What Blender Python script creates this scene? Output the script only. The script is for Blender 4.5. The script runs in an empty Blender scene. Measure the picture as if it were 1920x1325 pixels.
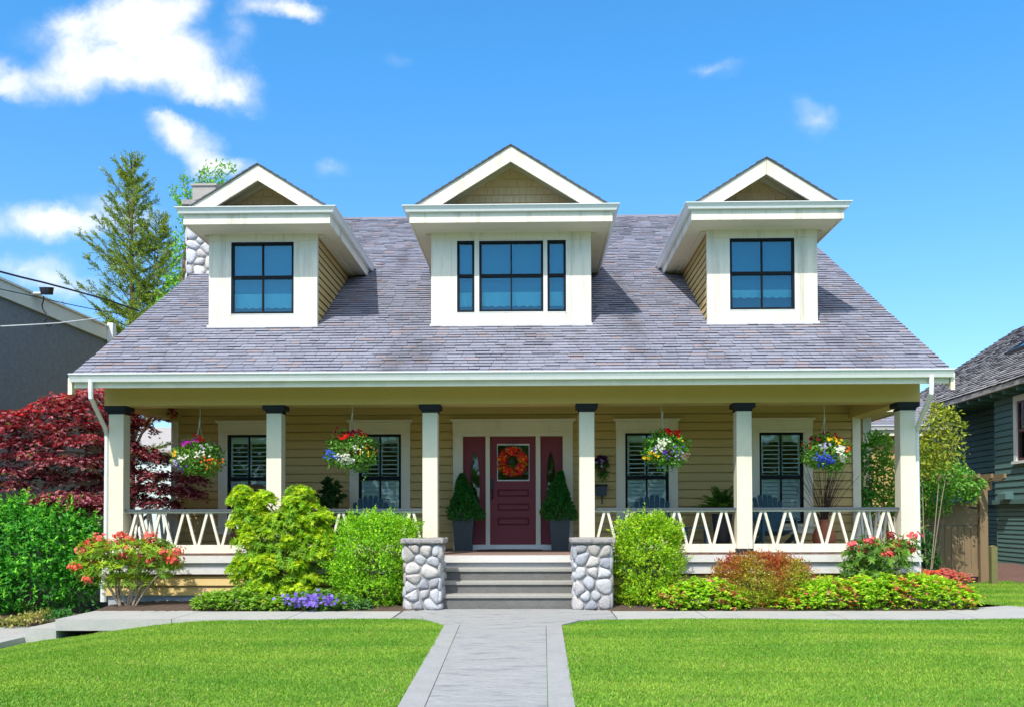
import bpy, math, random
import numpy as np
from mathutils import Matrix, Vector

random.seed(7)
RNG = np.random.default_rng(11)
scene = bpy.context.scene
COL = scene.collection

# ------------------------------------------------------------------ camera
ZC = 1.42
CAM = np.array((0.0, -15.0, ZC))
YAW, PITCH, ROLL, FPX = 0.019, 0.02, 0.0028, 1700.0
CX, CY = 972.0, 934.0
_fh = np.array((-math.sin(YAW), math.cos(YAW), 0.0))
_r0 = np.array((math.cos(YAW), math.sin(YAW), 0.0))
_z = np.array((0.0, 0.0, 1.0))
FWD = math.cos(PITCH) * _fh + math.sin(PITCH) * _z
_u0 = -math.sin(PITCH) * _fh + math.cos(PITCH) * _z
RGT = _r0 * math.cos(ROLL) - _u0 * math.sin(ROLL)
UPV = _u0 * math.cos(ROLL) + _r0 * math.sin(ROLL)
cam_data = bpy.data.cameras.new("camera")
cam = bpy.data.objects.new("camera", cam_data)
COL.objects.link(cam)
cam.matrix_world = Matrix(((RGT[0], UPV[0], -FWD[0], CAM[0]), (RGT[1], UPV[1], -FWD[1], CAM[1]),
                           (RGT[2], UPV[2], -FWD[2], CAM[2]), (0, 0, 0, 1)))
cam_data.sensor_width = 36.0
cam_data.lens = FPX / 1920.0 * 36.0
cam_data.shift_x = -(CX - 960.0) / 1920.0
cam_data.shift_y = (CY - 662.5) / 1920.0
cam_data.clip_end = 3000.0
scene.camera = cam


def ray(px, py):
    return FWD + RGT * ((px - CX) / FPX) - UPV * ((py - CY) / FPX)


def at(px, py, Y):
    """the world point seen at a photo pixel, at distance Y behind the porch columns' front faces"""
    d = ray(px, py)
    return CAM + d * ((Y - CAM[1]) / d[1])


def gx(px, Y, py=900):
    return float(at(px, py, Y)[0])


def gz(py, Y, px=960):
    return float(at(px, py, Y)[2])


# ------------------------------------------------------------------ light
SUN_DIR = Vector((0.42, 1.0, -1.28)).normalized()      # the way the light travels
scene.view_settings.view_transform = 'Standard'
scene.view_settings.look = 'None'
scene.view_settings.gamma = 1.0
scene.view_settings.exposure = 0.55
sun_data = bpy.data.lights.new("sun", 'SUN')
sun_data.energy = 3.3
sun_data.angle = math.radians(0.5)
sun_data.color = (1.0, 0.955, 0.87)
sun = bpy.data.objects.new("sun", sun_data)
COL.objects.link(sun)
sun.rotation_euler = SUN_DIR.to_track_quat('-Z', 'Y').to_euler()
sun.location = (-6, -16, 20)

world = bpy.data.worlds.new("World")
scene.world = world
world.use_nodes = True
wn, wl = world.node_tree.nodes, world.node_tree.links
wn.clear()


def wnode(t, **kw):
    n = wn.new(t)
    for k, v in kw.items():
        setattr(n, k, v)
    return n


def wmath(op, a, b=None, c=None, clamp=False):
    n = wn.new('ShaderNodeMath')
    n.operation = op
    n.use_clamp = clamp
    for i, v in enumerate((a, b, c)):
        if v is None:
            continue
        if isinstance(v, (int, float)):
            n.inputs[i].default_value = v
        else:
            wl.new(v, n.inputs[i])
    return n.outputs[0]


sky = wnode('ShaderNodeTexSky', sky_type='NISHITA', sun_disc=False)
sky.sun_elevation = math.asin(-SUN_DIR.z)
sky.sun_rotation = math.atan2(-SUN_DIR.x, -SUN_DIR.y)
sky.air_density, sky.dust_density, sky.ozone_density = 1.0, 0.7, 1.6
tint = wnode('ShaderNodeMix', data_type='RGBA', blend_type='MULTIPLY')
tint.inputs[0].default_value = 1.0
wl.new(sky.outputs[0], tint.inputs[6])
# clouds, laid on the sky by direction
tc = wnode('ShaderNodeTexCoord')
sep = wnode('ShaderNodeSeparateXYZ')
wl.new(tc.outputs['Generated'], sep.inputs[0])
hz = wnode('ShaderNodeMix', data_type='RGBA')
wl.new(wmath('MULTIPLY', sep.outputs[2], 2.2, clamp=True), hz.inputs[0])
hz.inputs[6].default_value = (0.92, 1.06, 1.45, 1)
hz.inputs[7].default_value = (0.49, 1.30, 1.75, 1)
wl.new(hz.outputs[2], tint.inputs[7])
yy = wmath('MAXIMUM', sep.outputs[1], 0.05)
uu = wmath('DIVIDE', sep.outputs[0], yy)
vv = wmath('DIVIDE', sep.outputs[2], yy)
comb = wnode('ShaderNodeCombineXYZ')
wl.new(uu, comb.inputs[0])
wl.new(vv, comb.inputs[1])


def wnoise(scale, detail, rough, dist=0.0):
    n = wnode('ShaderNodeTexNoise')
    n.inputs['Scale'].default_value = scale
    n.inputs['Detail'].default_value = detail
    n.inputs['Roughness'].default_value = rough
    n.inputs['Distortion'].default_value = dist
    wl.new(comb.outputs[0], n.inputs['Vector'])
    return n


warp = wnoise(7.0, 6.0, 0.62)
wsub = wnode('ShaderNodeVectorMath', operation='SUBTRACT')
wl.new(warp.outputs['Color'], wsub.inputs[0])
wsub.inputs[1].default_value = (0.5, 0.5, 0.5)
wsc = wnode('ShaderNodeVectorMath', operation='SCALE')
wl.new(wsub.outputs[0], wsc.inputs[0])
wsc.inputs['Scale'].default_value = 0.10
wadd = wnode('ShaderNodeVectorMath', operation='ADD')
wl.new(comb.outputs[0], wadd.inputs[0])
wl.new(wsc.outputs[0], wadd.inputs[1])
CLOUDS = [  # centre and radii in photo pixels, thickness
    (235, 60, 150, 85, 1.0), (150, 140, 120, 60, 0.95), (330, 130, 130, 62, 1.0), (430, 165, 80, 38, 0.8), (270, 5, 120, 60, 0.9),
    (15, 140, 52, 36, 0.75), (10, 95, 42, 26, 0.5), (450, 60, 40, 40, 0.42), (520, 2, 90, 32, 0.85), (590, 8, 50, 22, 0.55), (345, 262, 72, 36, 0.9),
    (405, 300, 62, 28, 0.85), (300, 235, 44, 22, 0.5), (75, 418, 120, 40, 0.95), (210, 395, 110, 44, 0.72), (40, 505, 105, 34, 0.62),
    (130, 535, 90, 26, 0.5), (-160, 260, 150, 70, 0.9), (740, 100, 34, 20, 0.3), (630, 312, 46, 24, 0.34), (1345, 122, 58, 20, 0.32),
    (1520, 225, 42, 40, 0.45), (120, 45, 100, 40, 0.35), (1490, 190, 26, 22, 0.25), (2250, 200, 200, 60, 0.7), (1240, -160, 240, 60, 0.8),
]
total = None
for (cx_, cy_, rx_, ry_, th_) in CLOUDS:
    s_ = wnode('ShaderNodeVectorMath', operation='SUBTRACT')
    wl.new(wadd.outputs[0], s_.inputs[0])
    d_ = ray(cx_, cy_)
    s_.inputs[1].default_value = (d_[0] / d_[1], d_[2] / d_[1], 0)
    m_ = wnode('ShaderNodeVectorMath', operation='MULTIPLY')
    wl.new(s_.outputs[0], m_.inputs[0])
    m_.inputs[1].default_value = (FPX / (rx_ * 1.25), FPX / (ry_ * 1.25), 0)
    l_ = wnode('ShaderNodeVectorMath', operation='LENGTH')
    wl.new(m_.outputs[0], l_.inputs[0])
    f_ = wmath('MULTIPLY', wmath('SUBTRACT', 1.0, l_.outputs['Value'], clamp=True), th_ * 1.5)
    total = f_ if total is None else wmath('ADD', total, f_)
fine = wnoise(16.0, 10.0, 0.62, 0.3)
wisp = wmath('MULTIPLY_ADD', wmath('SUBTRACT', fine.outputs['Fac'], 0.5), 2.4, 1.0)
dens = wmath('MULTIPLY', total, wisp, clamp=False)
mr = wnode('ShaderNodeMapRange', interpolation_type='SMOOTHSTEP')
wl.new(dens, mr.inputs['Value'])
mr.inputs['From Min'].default_value = 0.04
mr.inputs['From Max'].default_value = 1.6
cm = wnode('ShaderNodeMix', data_type='RGBA')
wl.new(mr.outputs[0], cm.inputs[0])
wl.new(tint.outputs[2], cm.inputs[6])
cm.inputs[7].default_value = (6.9, 7.1, 7.3, 1)
# unseen bright cloud added street side and overhead, to fill the shaded front
n3 = wnode('ShaderNodeTexNoise')
n3.inputs['Scale'].default_value = 2.6
n3.inputs['Detail'].default_value = 8.0
n3.inputs['Roughness'].default_value = 0.6
wl.new(tc.outputs['Generated'], n3.inputs['Vector'])
mr3 = wnode('ShaderNodeMapRange', interpolation_type='SMOOTHSTEP')
wl.new(n3.outputs['Fac'], mr3.inputs['Value'])
mr3.inputs['From Min'].default_value = 0.32
mr3.inputs['From Max'].default_value = 0.56
mr4 = wnode('ShaderNodeMapRange', interpolation_type='SMOOTHSTEP')
wl.new(sep.outputs[1], mr4.inputs['Value'])
mr4.inputs['From Min'].default_value = 0.15
mr4.inputs['From Max'].default_value = -0.30
mr5 = wnode('ShaderNodeMapRange', interpolation_type='SMOOTHSTEP')
wl.new(sep.outputs[2], mr5.inputs['Value'])
mr5.inputs['From Min'].default_value = 0.30
mr5.inputs['From Max'].default_value = 0.55
cov = wmath('MULTIPLY', mr3.outputs[0], wmath('MULTIPLY', mr4.outputs[0], mr5.outputs[0]))
cm2 = wnode('ShaderNodeMix', data_type='RGBA')
wl.new(cov, cm2.inputs[0])
wl.new(cm.outputs[2], cm2.inputs[6])
cm2.inputs[7].default_value = (12.5, 11.9, 10.6, 1)
bg = wnode('ShaderNodeBackground')
bg.inputs['Strength'].default_value = 0.112
wl.new(cm2.outputs[2], bg.inputs[0])
wo = wnode('ShaderNodeOutputWorld')
wl.new(bg.outputs[0], wo.inputs[0])

# ------------------------------------------------------------------ materials
MATS = {}


def nmath(nt, op, a, b=None, c=None, clamp=False):
    n = nt.nodes.new('ShaderNodeMath')
    n.operation = op
    n.use_clamp = clamp
    for i, v in enumerate((a, b, c)):
        if v is None:
            continue
        if isinstance(v, (int, float)):
            n.inputs[i].default_value = v
        else:
            nt.links.new(v, n.inputs[i])
    return n.outputs[0]


def mat(name, col, rough=0.6, var=0.12, scale=6.0, bump=0.0, bscale=60.0, stain=None, stain_amt=0.0, stain_scale=1.2,
        metal=0.0, attr=False, stretch=(1, 1, 1), coat=0.0, spec=0.5):
    """painted or mineral surface: base colour broken by two noises, optional stains with a shape of their own, optional bump"""
    m = bpy.data.materials.new(name)
    m.use_nodes = True
    nt = m.node_tree
    b = nt.nodes['Principled BSDF']
    b.inputs['Roughness'].default_value = rough
    b.inputs['Metallic'].default_value = metal
    b.inputs['Specular IOR Level'].default_value = spec
    if coat:
        b.inputs['Coat Weight'].default_value = coat
    t = nt.nodes.new('ShaderNodeTexCoord')
    mp = nt.nodes.new('ShaderNodeMapping')
    mp.inputs['Scale'].default_value = stretch
    nt.links.new(t.outputs['Object'], mp.inputs[0])

    def noise(s, d, r=0.6):
        n = nt.nodes.new('ShaderNodeTexNoise')
        n.inputs['Scale'].default_value = s
        n.inputs['Detail'].default_value = d
        n.inputs['Roughness'].default_value = r
        nt.links.new(mp.outputs[0], n.inputs['Vector'])
        return n.outputs['Fac']
    if attr:
        a = nt.nodes.new('ShaderNodeAttribute')
        a.attribute_name = 'Col'
        base = a.outputs['Color']
    else:
        rgb = nt.nodes.new('ShaderNodeRGB')
        rgb.outputs[0].default_value = (*col, 1)
        base = rgb.outputs[0]
    f = nmath(nt, 'ADD', noise(scale, 5), noise(scale * 7.3, 4))
    f = nmath(nt, 'MULTIPLY_ADD', f, 2 * var, 1.0 - 2 * var)
    mul = nt.nodes.new('ShaderNodeMix')
    mul.data_type = 'RGBA'
    mul.blend_type = 'MULTIPLY'
    mul.inputs[0].default_value = 1.0
    nt.links.new(base, mul.inputs[6])
    nt.links.new(f, mul.inputs[7])
    out = mul.outputs[2]
    if stain is not None:
        mr_ = nt.nodes.new('ShaderNodeMapRange')
        mr_.inputs['From Min'].default_value = 0.52
        mr_.inputs['From Max'].default_value = 0.72
        nt.links.new(noise(stain_scale, 7, 0.65), mr_.inputs['Value'])
        sm = nt.nodes.new('ShaderNodeMix')
        sm.data_type = 'RGBA'
        nt.links.new(nmath(nt, 'MULTIPLY', mr_.outputs[0], stain_amt), sm.inputs[0])
        nt.links.new(out, sm.inputs[6])
        sm.inputs[7].default_value = (*stain, 1)
        out = sm.outputs[2]
    nt.links.new(out, b.inputs['Base Color'])
    if bump:
        bp = nt.nodes.new('ShaderNodeBump')
        bp.inputs['Strength'].default_value = bump
        bp.inputs['Distance'].default_value = 0.02
        nt.links.new(nmath(nt, 'ADD', noise(bscale, 6), noise(bscale * 0.23, 3)), bp.inputs['Height'])
        nt.links.new(bp.outputs[0], b.inputs['Normal'])
    MATS[name] = m
    return m


def leaf_mat(name, trans=0.35, rough=0.5, spec=0.35):
    m = bpy.data.materials.new(name)
    m.use_nodes = True
    nt = m.node_tree
    b = nt.nodes['Principled BSDF']
    b.inputs['Roughness'].default_value = rough
    b.inputs['Specular IOR Level'].default_value = spec
    a = nt.nodes.new('ShaderNodeAttribute')
    a.attribute_name = 'Col'
    nt.links.new(a.outputs['Color'], b.inputs['Base Color'])
    t = nt.nodes.new('ShaderNodeBsdfTranslucent')
    g = nt.nodes.new('ShaderNodeMix')
    g.data_type = 'RGBA'
    g.blend_type = 'MULTIPLY'
    g.inputs[0].default_value = 1.0
    nt.links.new(a.outputs['Color'], g.inputs[6])
    g.inputs[7].default_value = (1.5, 1.35, 0.7, 1)
    nt.links.new(g.outputs[2], t.inputs['Color'])
    mx = nt.nodes.new('ShaderNodeMixShader')
    mx.inputs[0].default_value = trans
    nt.links.new(b.outputs[0], mx.inputs[1])
    nt.links.new(t.outputs[0], mx.inputs[2])
    nt.links.new(mx.outputs[0], nt.nodes['Material Output'].inputs[0])
    MATS[name] = m
    return m


def glass_mat(name, tintc, refl):
    """pane: clear sheet with a mirror coat"""
    m = bpy.data.materials.new(name)
    m.use_nodes = True
    nt = m.node_tree
    nt.nodes.remove(nt.nodes['Principled BSDF'])
    tr = nt.nodes.new('ShaderNodeBsdfTransparent')
    tr.inputs[0].default_value = (*tintc, 1)
    gl = nt.nodes.new('ShaderNodeBsdfGlossy')
    gl.inputs['Roughness'].default_value = 0.02
    gl.inputs['Color'].default_value = (0.72, 0.93, 0.95, 1)
    fr = nt.nodes.new('ShaderNodeFresnel')
    fr.inputs['IOR'].default_value = 1.5
    t = nt.nodes.new('ShaderNodeTexCoord')
    n = nt.nodes.new('ShaderNodeTexNoise')
    n.inputs['Scale'].default_value = 1.7
    nt.links.new(t.outputs['Object'], n.inputs['Vector'])
    bp = nt.nodes.new('ShaderNodeBump')
    bp.inputs['Strength'].default_value = 0.03
    nt.links.new(n.outputs['Fac'], bp.inputs['Height'])
    nt.links.new(bp.outputs[0], gl.inputs['Normal'])
    mx = nt.nodes.new('ShaderNodeMixShader')
    nt.links.new(nmath(nt, 'ADD', fr.outputs[0], refl, clamp=True), mx.inputs[0])
    nt.links.new(tr.outputs[0], mx.inputs[1])
    nt.links.new(gl.outputs[0], mx.inputs[2])
    nt.links.new(mx.outputs[0], nt.nodes['Material Output'].inputs[0])
    MATS[name] = m
    return m


mat('cream_paint', (0.76, 0.705, 0.56), 0.55, 0.05, 3.0, 0.05, 40, (0.33, 0.31, 0.24), 0.25, 2.3, stretch=(1, 1, 0.35))
mat('trim_weathered', (0.76, 0.715, 0.60), 0.6, 0.05, 4.0, 0.08, 40, (0.30, 0.28, 0.22), 0.55, 2.6, stretch=(2.4, 1, 0.22))
mat('gutter_white', (0.74, 0.76, 0.76), 0.4, 0.06, 3.0, stain=(0.4, 0.4, 0.36), stain_amt=0.3, stain_scale=3)
mat('siding_tan', (0.53, 0.375, 0.138), 0.6, 0.07, 2.5, 0.06, 30, stretch=(0.4, 0.4, 3))
mat('beam_tan', (0.58, 0.435, 0.15), 0.6, 0.05, 2.0)
mat('shingle_tan', (0.76, 0.59, 0.34), 0.75, 0.12, 5, 0.25, 30, stretch=(3, 3, 0.6))
mat('soffit_tan', (0.66, 0.60, 0.45), 0.7, 0.06, 4)
mat('charcoal_paint', (0.02, 0.024, 0.032), 0.6, 0.1, 6, spec=0.2)
mat('rail_cap', (0.075, 0.09, 0.12), 0.4, 0.12, 7)
mat('black_sash', (0.008, 0.011, 0.014), 0.55, 0.1, 5, spec=0.15)
mat('door_red', (0.215, 0.04, 0.052), 0.5, 0.07, 3, spec=0.25)
mat('shutter_white', (0.72, 0.75, 0.74), 0.5, 0.04, 5)
mat('room_dark', (0.03, 0.035, 0.03), 0.9, 0.1, 3)
mat('curtain_teal', (0.025, 0.25, 0.34), 0.9, 0.08, 2.5)
mat('curtain_pale', (0.85, 0.88, 0.86), 0.9, 0.06, 6)
mat('curtain_grey', (0.10, 0.14, 0.18), 0.9, 0.08, 6)
mat('roof_shingle', (0.2, 0.2, 0.24), 0.85, 0.12, 9, 0.5, 90, (0.075, 0.068, 0.075), 0.6, 0.55, attr=True, stretch=(1.5, 0.5, 0.5), spec=0.3)
mat('cedar_shingle', (0.2, 0.19, 0.19), 0.85, 0.2, 7, 0.5, 60, attr=True, spec=0.3)
mat('concrete', (0.39, 0.385, 0.375), 0.85, 0.1, 2.2, 0.25, 70, (0.27, 0.28, 0.30), 0.5, 2.0)
mat('stamped_concrete', (0.325, 0.325, 0.325), 0.8, 0.24, 3.0, 0.9, 16, (0.17, 0.18, 0.205), 0.9, 3.2, stretch=(0.7, 1.5, 1))
mat('border_concrete', (0.325, 0.323, 0.32), 0.8, 0.19, 3.0, 0.35, 40, (0.36, 0.37, 0.4), 0.4, 2.2)
mat('step_stone', (0.145, 0.142, 0.135), 0.85, 0.14, 4.0, 0.6, 45, (0.2, 0.2, 0.2), 0.5, 4)
mat('tread_stone', (0.30, 0.29, 0.265), 0.8, 0.1, 4.0, 0.35, 45, (0.33, 0.33, 0.31), 0.5, 3)
mat('foundation', (0.42, 0.44, 0.47), 0.9, 0.1, 3, 0.4, 50)
mat('deck_wood', (0.30, 0.20, 0.17), 0.6, 0.15, 5, 0.15, 30, stretch=(0.3, 3, 1))
mat('deck_edge', (0.62, 0.60, 0.58), 0.6, 0.09, 3, 0.1, 30, (0.33, 0.3, 0.28), 0.35, 3)
mat('deck_grey', (0.42, 0.43, 0.45), 0.7, 0.1, 3, 0.1, 30)
mat('river_rock', (0.5, 0.5, 0.53), 0.8, 0.17, 5.0, 0.5, 22, (0.17, 0.17, 0.2), 0.32, 5, attr=True)
mat('mortar', (0.30, 0.295, 0.29), 0.95, 0.12, 9, 0.6, 50)
mat('cap_slate', (0.30, 0.28, 0.28), 0.8, 0.16, 6, 0.8, 25)
mat('planter_grey', (0.030, 0.042, 0.055), 0.5, 0.1, 4)
mat('terracotta', (0.42, 0.14, 0.07), 0.7, 0.12, 5)
mat('teal_paint', (0.02, 0.085, 0.13), 0.5, 0.1, 4)
mat('wicker', (0.12, 0.065, 0.045), 0.7, 0.2, 20, 0.5, 80)
mat('bark', (0.16, 0.11, 0.075), 0.9, 0.2, 8, 0.6, 40, stretch=(2, 2, 0.5))
mat('bark_pale', (0.30, 0.24, 0.18), 0.9, 0.2, 8, 0.5, 40)
mat('twig', (0.055, 0.028, 0.02), 0.8, 0.2, 9)
mat('soil', (0.085, 0.055, 0.04), 0.95, 0.25, 9, 0.9, 30)
mat('mulch', (0.16, 0.085, 0.065), 0.95, 0.3, 14, 1.0, 30)
mat('turf_soil', (0.115, 0.24, 0.025), 0.95, 0.22, 5, 0.6, 60, (0.17, 0.22, 0.03), 0.5, 1.3)
mat('far_ground', (0.07, 0.11, 0.03), 0.95, 0.2, 0.5, 0.3, 8)
mat('stucco_blue', (0.16, 0.20, 0.24), 0.95, 0.34, 9, 1.0, 30)
mat('fascia_pale', (0.62, 0.70, 0.68), 0.6, 0.08, 3, stain=(0.4, 0.45, 0.42), stain_amt=0.4, stain_scale=1.2)
mat('siding_green', (0.085, 0.175, 0.17), 0.7, 0.1, 3, 0.1, 30, stretch=(1, 1, 3))
mat('white_frame', (0.72, 0.72, 0.70), 0.55, 0.06, 4)
mat('plum_sash', (0.13, 0.03, 0.05), 0.5, 0.08, 5)
mat('gate_brown', (0.24, 0.165, 0.09), 0.75, 0.14, 4, 0.2, 40, (0.13, 0.09, 0.05), 0.5, 2, stretch=(3, 3, 0.5))
mat('post_mossy', (0.17, 0.16, 0.06), 0.9, 0.2, 8, 0.5, 40)
mat('cable_black', (0.02, 0.022, 0.03), 0.5, 0.05, 4)
mat('cable_white', (0.7, 0.72, 0.74), 0.5, 0.05, 4)
mat('metal_dark', (0.03, 0.03, 0.035), 0.35, 0.1, 5, metal=0.7)
mat('mat_brown', (0.08, 0.05, 0.04), 0.95, 0.25, 30, 0.8, 90)
mat('coir', (0.10, 0.065, 0.03), 0.95, 0.25, 20, 0.8, 60)
mat('cord', (0.45, 0.42, 0.33), 0.8, 0.1, 9)
mat('clay_flue', (0.36, 0.33, 0.31), 0.85, 0.15, 5, 0.3, 30)
leaf_mat('leaf', 0.42)
leaf_mat('needle', 0.2, 0.6, 0.25)
leaf_mat('petal', 0.3, 0.7, 0.1)
leaf_mat('grass_blade', 0.3, 0.6, 0.2)
glass_mat('glass', (0.93, 0.97, 0.95), 0.0)
glass_mat('glass_coated', (0.62, 0.88, 0.93), 0.035)

# ------------------------------------------------------------------ mesh helpers
ORG = {}


def tag(o, label=None, cat=None, group=None, kind=None):
    if label:
        o['label'] = label
    if cat:
        o['category'] = cat
    if group:
        o['group'] = group
    if kind:
        o['kind'] = kind
    return o


def thing(name, label, cat, loc=(0, 0, 0), group=None):
    o = bpy.data.objects.new(name, None)
    o.empty_display_size = 0.2
    COL.objects.link(o)
    o.location = loc
    ORG[o.name] = np.array(loc, float)
    return tag(o, label, cat, group)


def link_mesh(name, me, m, parent, org):
    o = bpy.data.objects.new(name, me)
    if m:
        me.materials.append(MATS[m])
    COL.objects.link(o)
    if parent is not None:
        o.parent = parent
    else:
        o.location = org
    ORG[o.name] = np.array(org, float)
    return o


class MB:
    def __init__(self):
        self.v, self.f, self.c = [], [], []
        self.col = None

    def add(self, verts, faces):
        b = len(self.v)
        self.v += [tuple(map(float, p)) for p in verts]
        self.f += [tuple(i + b for i in q) for q in faces]
        self.c += [self.col or (0.5, 0.5, 0.5)] * len(verts)

    def box(self, x0, x1, y0, y1, z0, z1):
        x0, x1 = min(x0, x1), max(x0, x1)
        y0, y1 = min(y0, y1), max(y0, y1)
        z0, z1 = min(z0, z1), max(z0, z1)
        self.add([(x0, y0, z0), (x1, y0, z0), (x1, y1, z0), (x0, y1, z0), (x0, y0, z1), (x1, y0, z1), (x1, y1, z1), (x0, y1, z1)],
                 [(0, 3, 2, 1), (4, 5, 6, 7), (0, 1, 5, 4), (1, 2, 6, 5), (2, 3, 7, 6), (3, 0, 4, 7)])

    def prism(self, poly, vec):
        """a flat polygon of 3-D points pushed along vec"""
        n = len(poly)
        a = [np.array(p, float) for p in poly]
        b = [p + np.array(vec, float) for p in a]
        nn = np.zeros(3)
        for i in range(n):
            nn += np.cross(a[i], a[(i + 1) % n])
        flip = np.dot(nn, vec) > 0
        fs = [tuple(range(n)), tuple(range(2 * n - 1, n - 1, -1))] + [(i, i + n, (i + 1) % n + n, (i + 1) % n) for i in range(n)]
        if flip:
            fs = [q[::-1] for q in fs]
        self.add(a + b, fs)

    def bar(self, p, q, w, t, up=(0, 0, 1)):
        p, q = np.array(p, float), np.array(q, float)
        d = q - p
        d /= np.linalg.norm(d)
        s = np.cross(d, up)
        if np.linalg.norm(s) < 1e-6:
            s = np.cross(d, (0, 1, 0))
        s /= np.linalg.norm(s)
        u = np.cross(s, d)
        c = [p - s * w / 2 - u * t / 2, p + s * w / 2 - u * t / 2, p + s * w / 2 + u * t / 2, p - s * w / 2 + u * t / 2]
        self.prism(c, q - p)

    def tube(self, pts, r, n=7, cap=True):
        pts = [np.array(p, float) for p in pts]
        rs = r if isinstance(r, (list, tuple, np.ndarray)) else [r] * len(pts)
        b, vs, fs = 0, [], []
        for i, p in enumerate(pts):
            d = pts[min(i + 1, len(pts) - 1)] - pts[max(i - 1, 0)]
            d = d / (np.linalg.norm(d) + 1e-9)
            a = np.cross(d, (0.31, 0.17, 0.93))
            if np.linalg.norm(a) < 1e-3:
                a = np.cross(d, (1, 0, 0))
            a /= np.linalg.norm(a)
            c = np.cross(d, a)
            for k in range(n):
                t = 2 * math.pi * k / n
                vs.append(p + (a * math.cos(t) + c * math.sin(t)) * rs[i])
        for i in range(len(pts) - 1):
            for k in range(n):
                fs.append((i * n + k, i * n + (k + 1) % n, (i + 1) * n + (k + 1) % n, (i + 1) * n + k))
        if cap:
            fs.append(tuple(range(n - 1, -1, -1)))
            fs.append(tuple(range((len(pts) - 1) * n, len(pts) * n)))
        self.add(vs, fs)

    def lathe(self, cx, cy, prof, n=24, sq=False):
        """prof: (radius, z) from bottom to top; sq makes it square in plan"""
        vs, fs = [], []
        m = 4 if sq else n
        for (r, z) in prof:
            for k in range(m):
                t = 2 * math.pi * (k + (0.5 if sq else 0)) / m
                rr = r * (math.sqrt(2) if sq else 1)
                vs.append((cx + rr * math.cos(t), cy + rr * math.sin(t), z))
        for i in range(len(prof) - 1):
            for k in range(m):
                fs.append((i * m + k, i * m + (k + 1) % m, (i + 1) * m + (k + 1) % m, (i + 1) * m + k))
        fs.append(tuple(range(m - 1, -1, -1)))
        fs.append(tuple(range((len(prof) - 1) * m, len(prof) * m)))
        self.add(vs, fs)

    def sweep(self, path, prof):
        """profile (outward offset, z) carried along an XY path, mitred; outward is to the right of the way"""
        P = [np.array(p, float) for p in path]
        nrm = []
        for i in range(len(P) - 1):
            d = P[i + 1] - P[i]
            d /= np.linalg.norm(d)
            nrm.append(np.array((d[1], -d[0])))
        m, vs, fs = len(prof), [], []
        for i, p in enumerate(P):
            a = nrm[max(i - 1, 0)]
            b = nrm[min(i, len(nrm) - 1)]
            mm = (a + b) / (1 + np.dot(a, b))
            for (o, z) in prof:
                q = p + mm * o
                vs.append((q[0], q[1], z))
        for i in range(len(P) - 1):
            for k in range(m):
                fs.append((i * m + k, (i + 1) * m + k, (i + 1) * m + (k + 1) % m, i * m + (k + 1) % m))
        fs.append(tuple(range(m)))
        fs.append(tuple(range((len(P) - 1) * m, len(P) * m))[::-1])
        self.add(vs, fs)

    def build(self, name, m, parent=None, org=None, smooth=False, cols=False):
        if parent is not None:
            org = ORG[parent.name]
        elif org is None:
            a = np.array(self.v)
            org = np.array(((a[:, 0].min() + a[:, 0].max()) / 2, (a[:, 1].min() + a[:, 1].max()) / 2, a[:, 2].min()))
        me = bpy.data.meshes.new(name)
        a = np.array(self.v, float) - np.array(org)
        me.from_pydata([tuple(p) for p in a], [], self.f)
        if cols:
            at_ = me.color_attributes.new('Col', 'FLOAT_COLOR', 'POINT')
            cc = np.ones((len(self.v), 4), np.float32)
            cc[:, :3] = np.array(self.c)
            at_.data.foreach_set('color', cc.ravel())
        if smooth:
            me.polygons.foreach_set('use_smooth', [True] * len(me.polygons))
        me.update()
        return link_mesh(name, me, m, parent, org)


def unit(a):
    return a / (np.linalg.norm(a, axis=-1, keepdims=True) + 1e-9)


def rnd_dirs(n):
    return unit(RNG.normal(size=(n, 3)))


def leaf_verts(P, D, N, L, W, fold=0.25):
    """diamonds: base at P, along D, lying about normal N"""
    S = unit(np.cross(D, N))
    Nn = unit(np.cross(S, D))
    L = np.broadcast_to(np.asarray(L, float), (len(P),))[:, None]
    W = np.broadcast_to(np.asarray(W, float), (len(P),))[:, None]
    b = P
    t = P + D * L - Nn * L * 0.12
    r = P + D * L * 0.45 + S * W / 2 + Nn * W * fold
    l = P + D * L * 0.45 - S * W / 2 + Nn * W * fold
    return np.stack((b, r, t, l), 1)


GAIN = {'leaf': 1.5, 'needle': 1.35}


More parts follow.
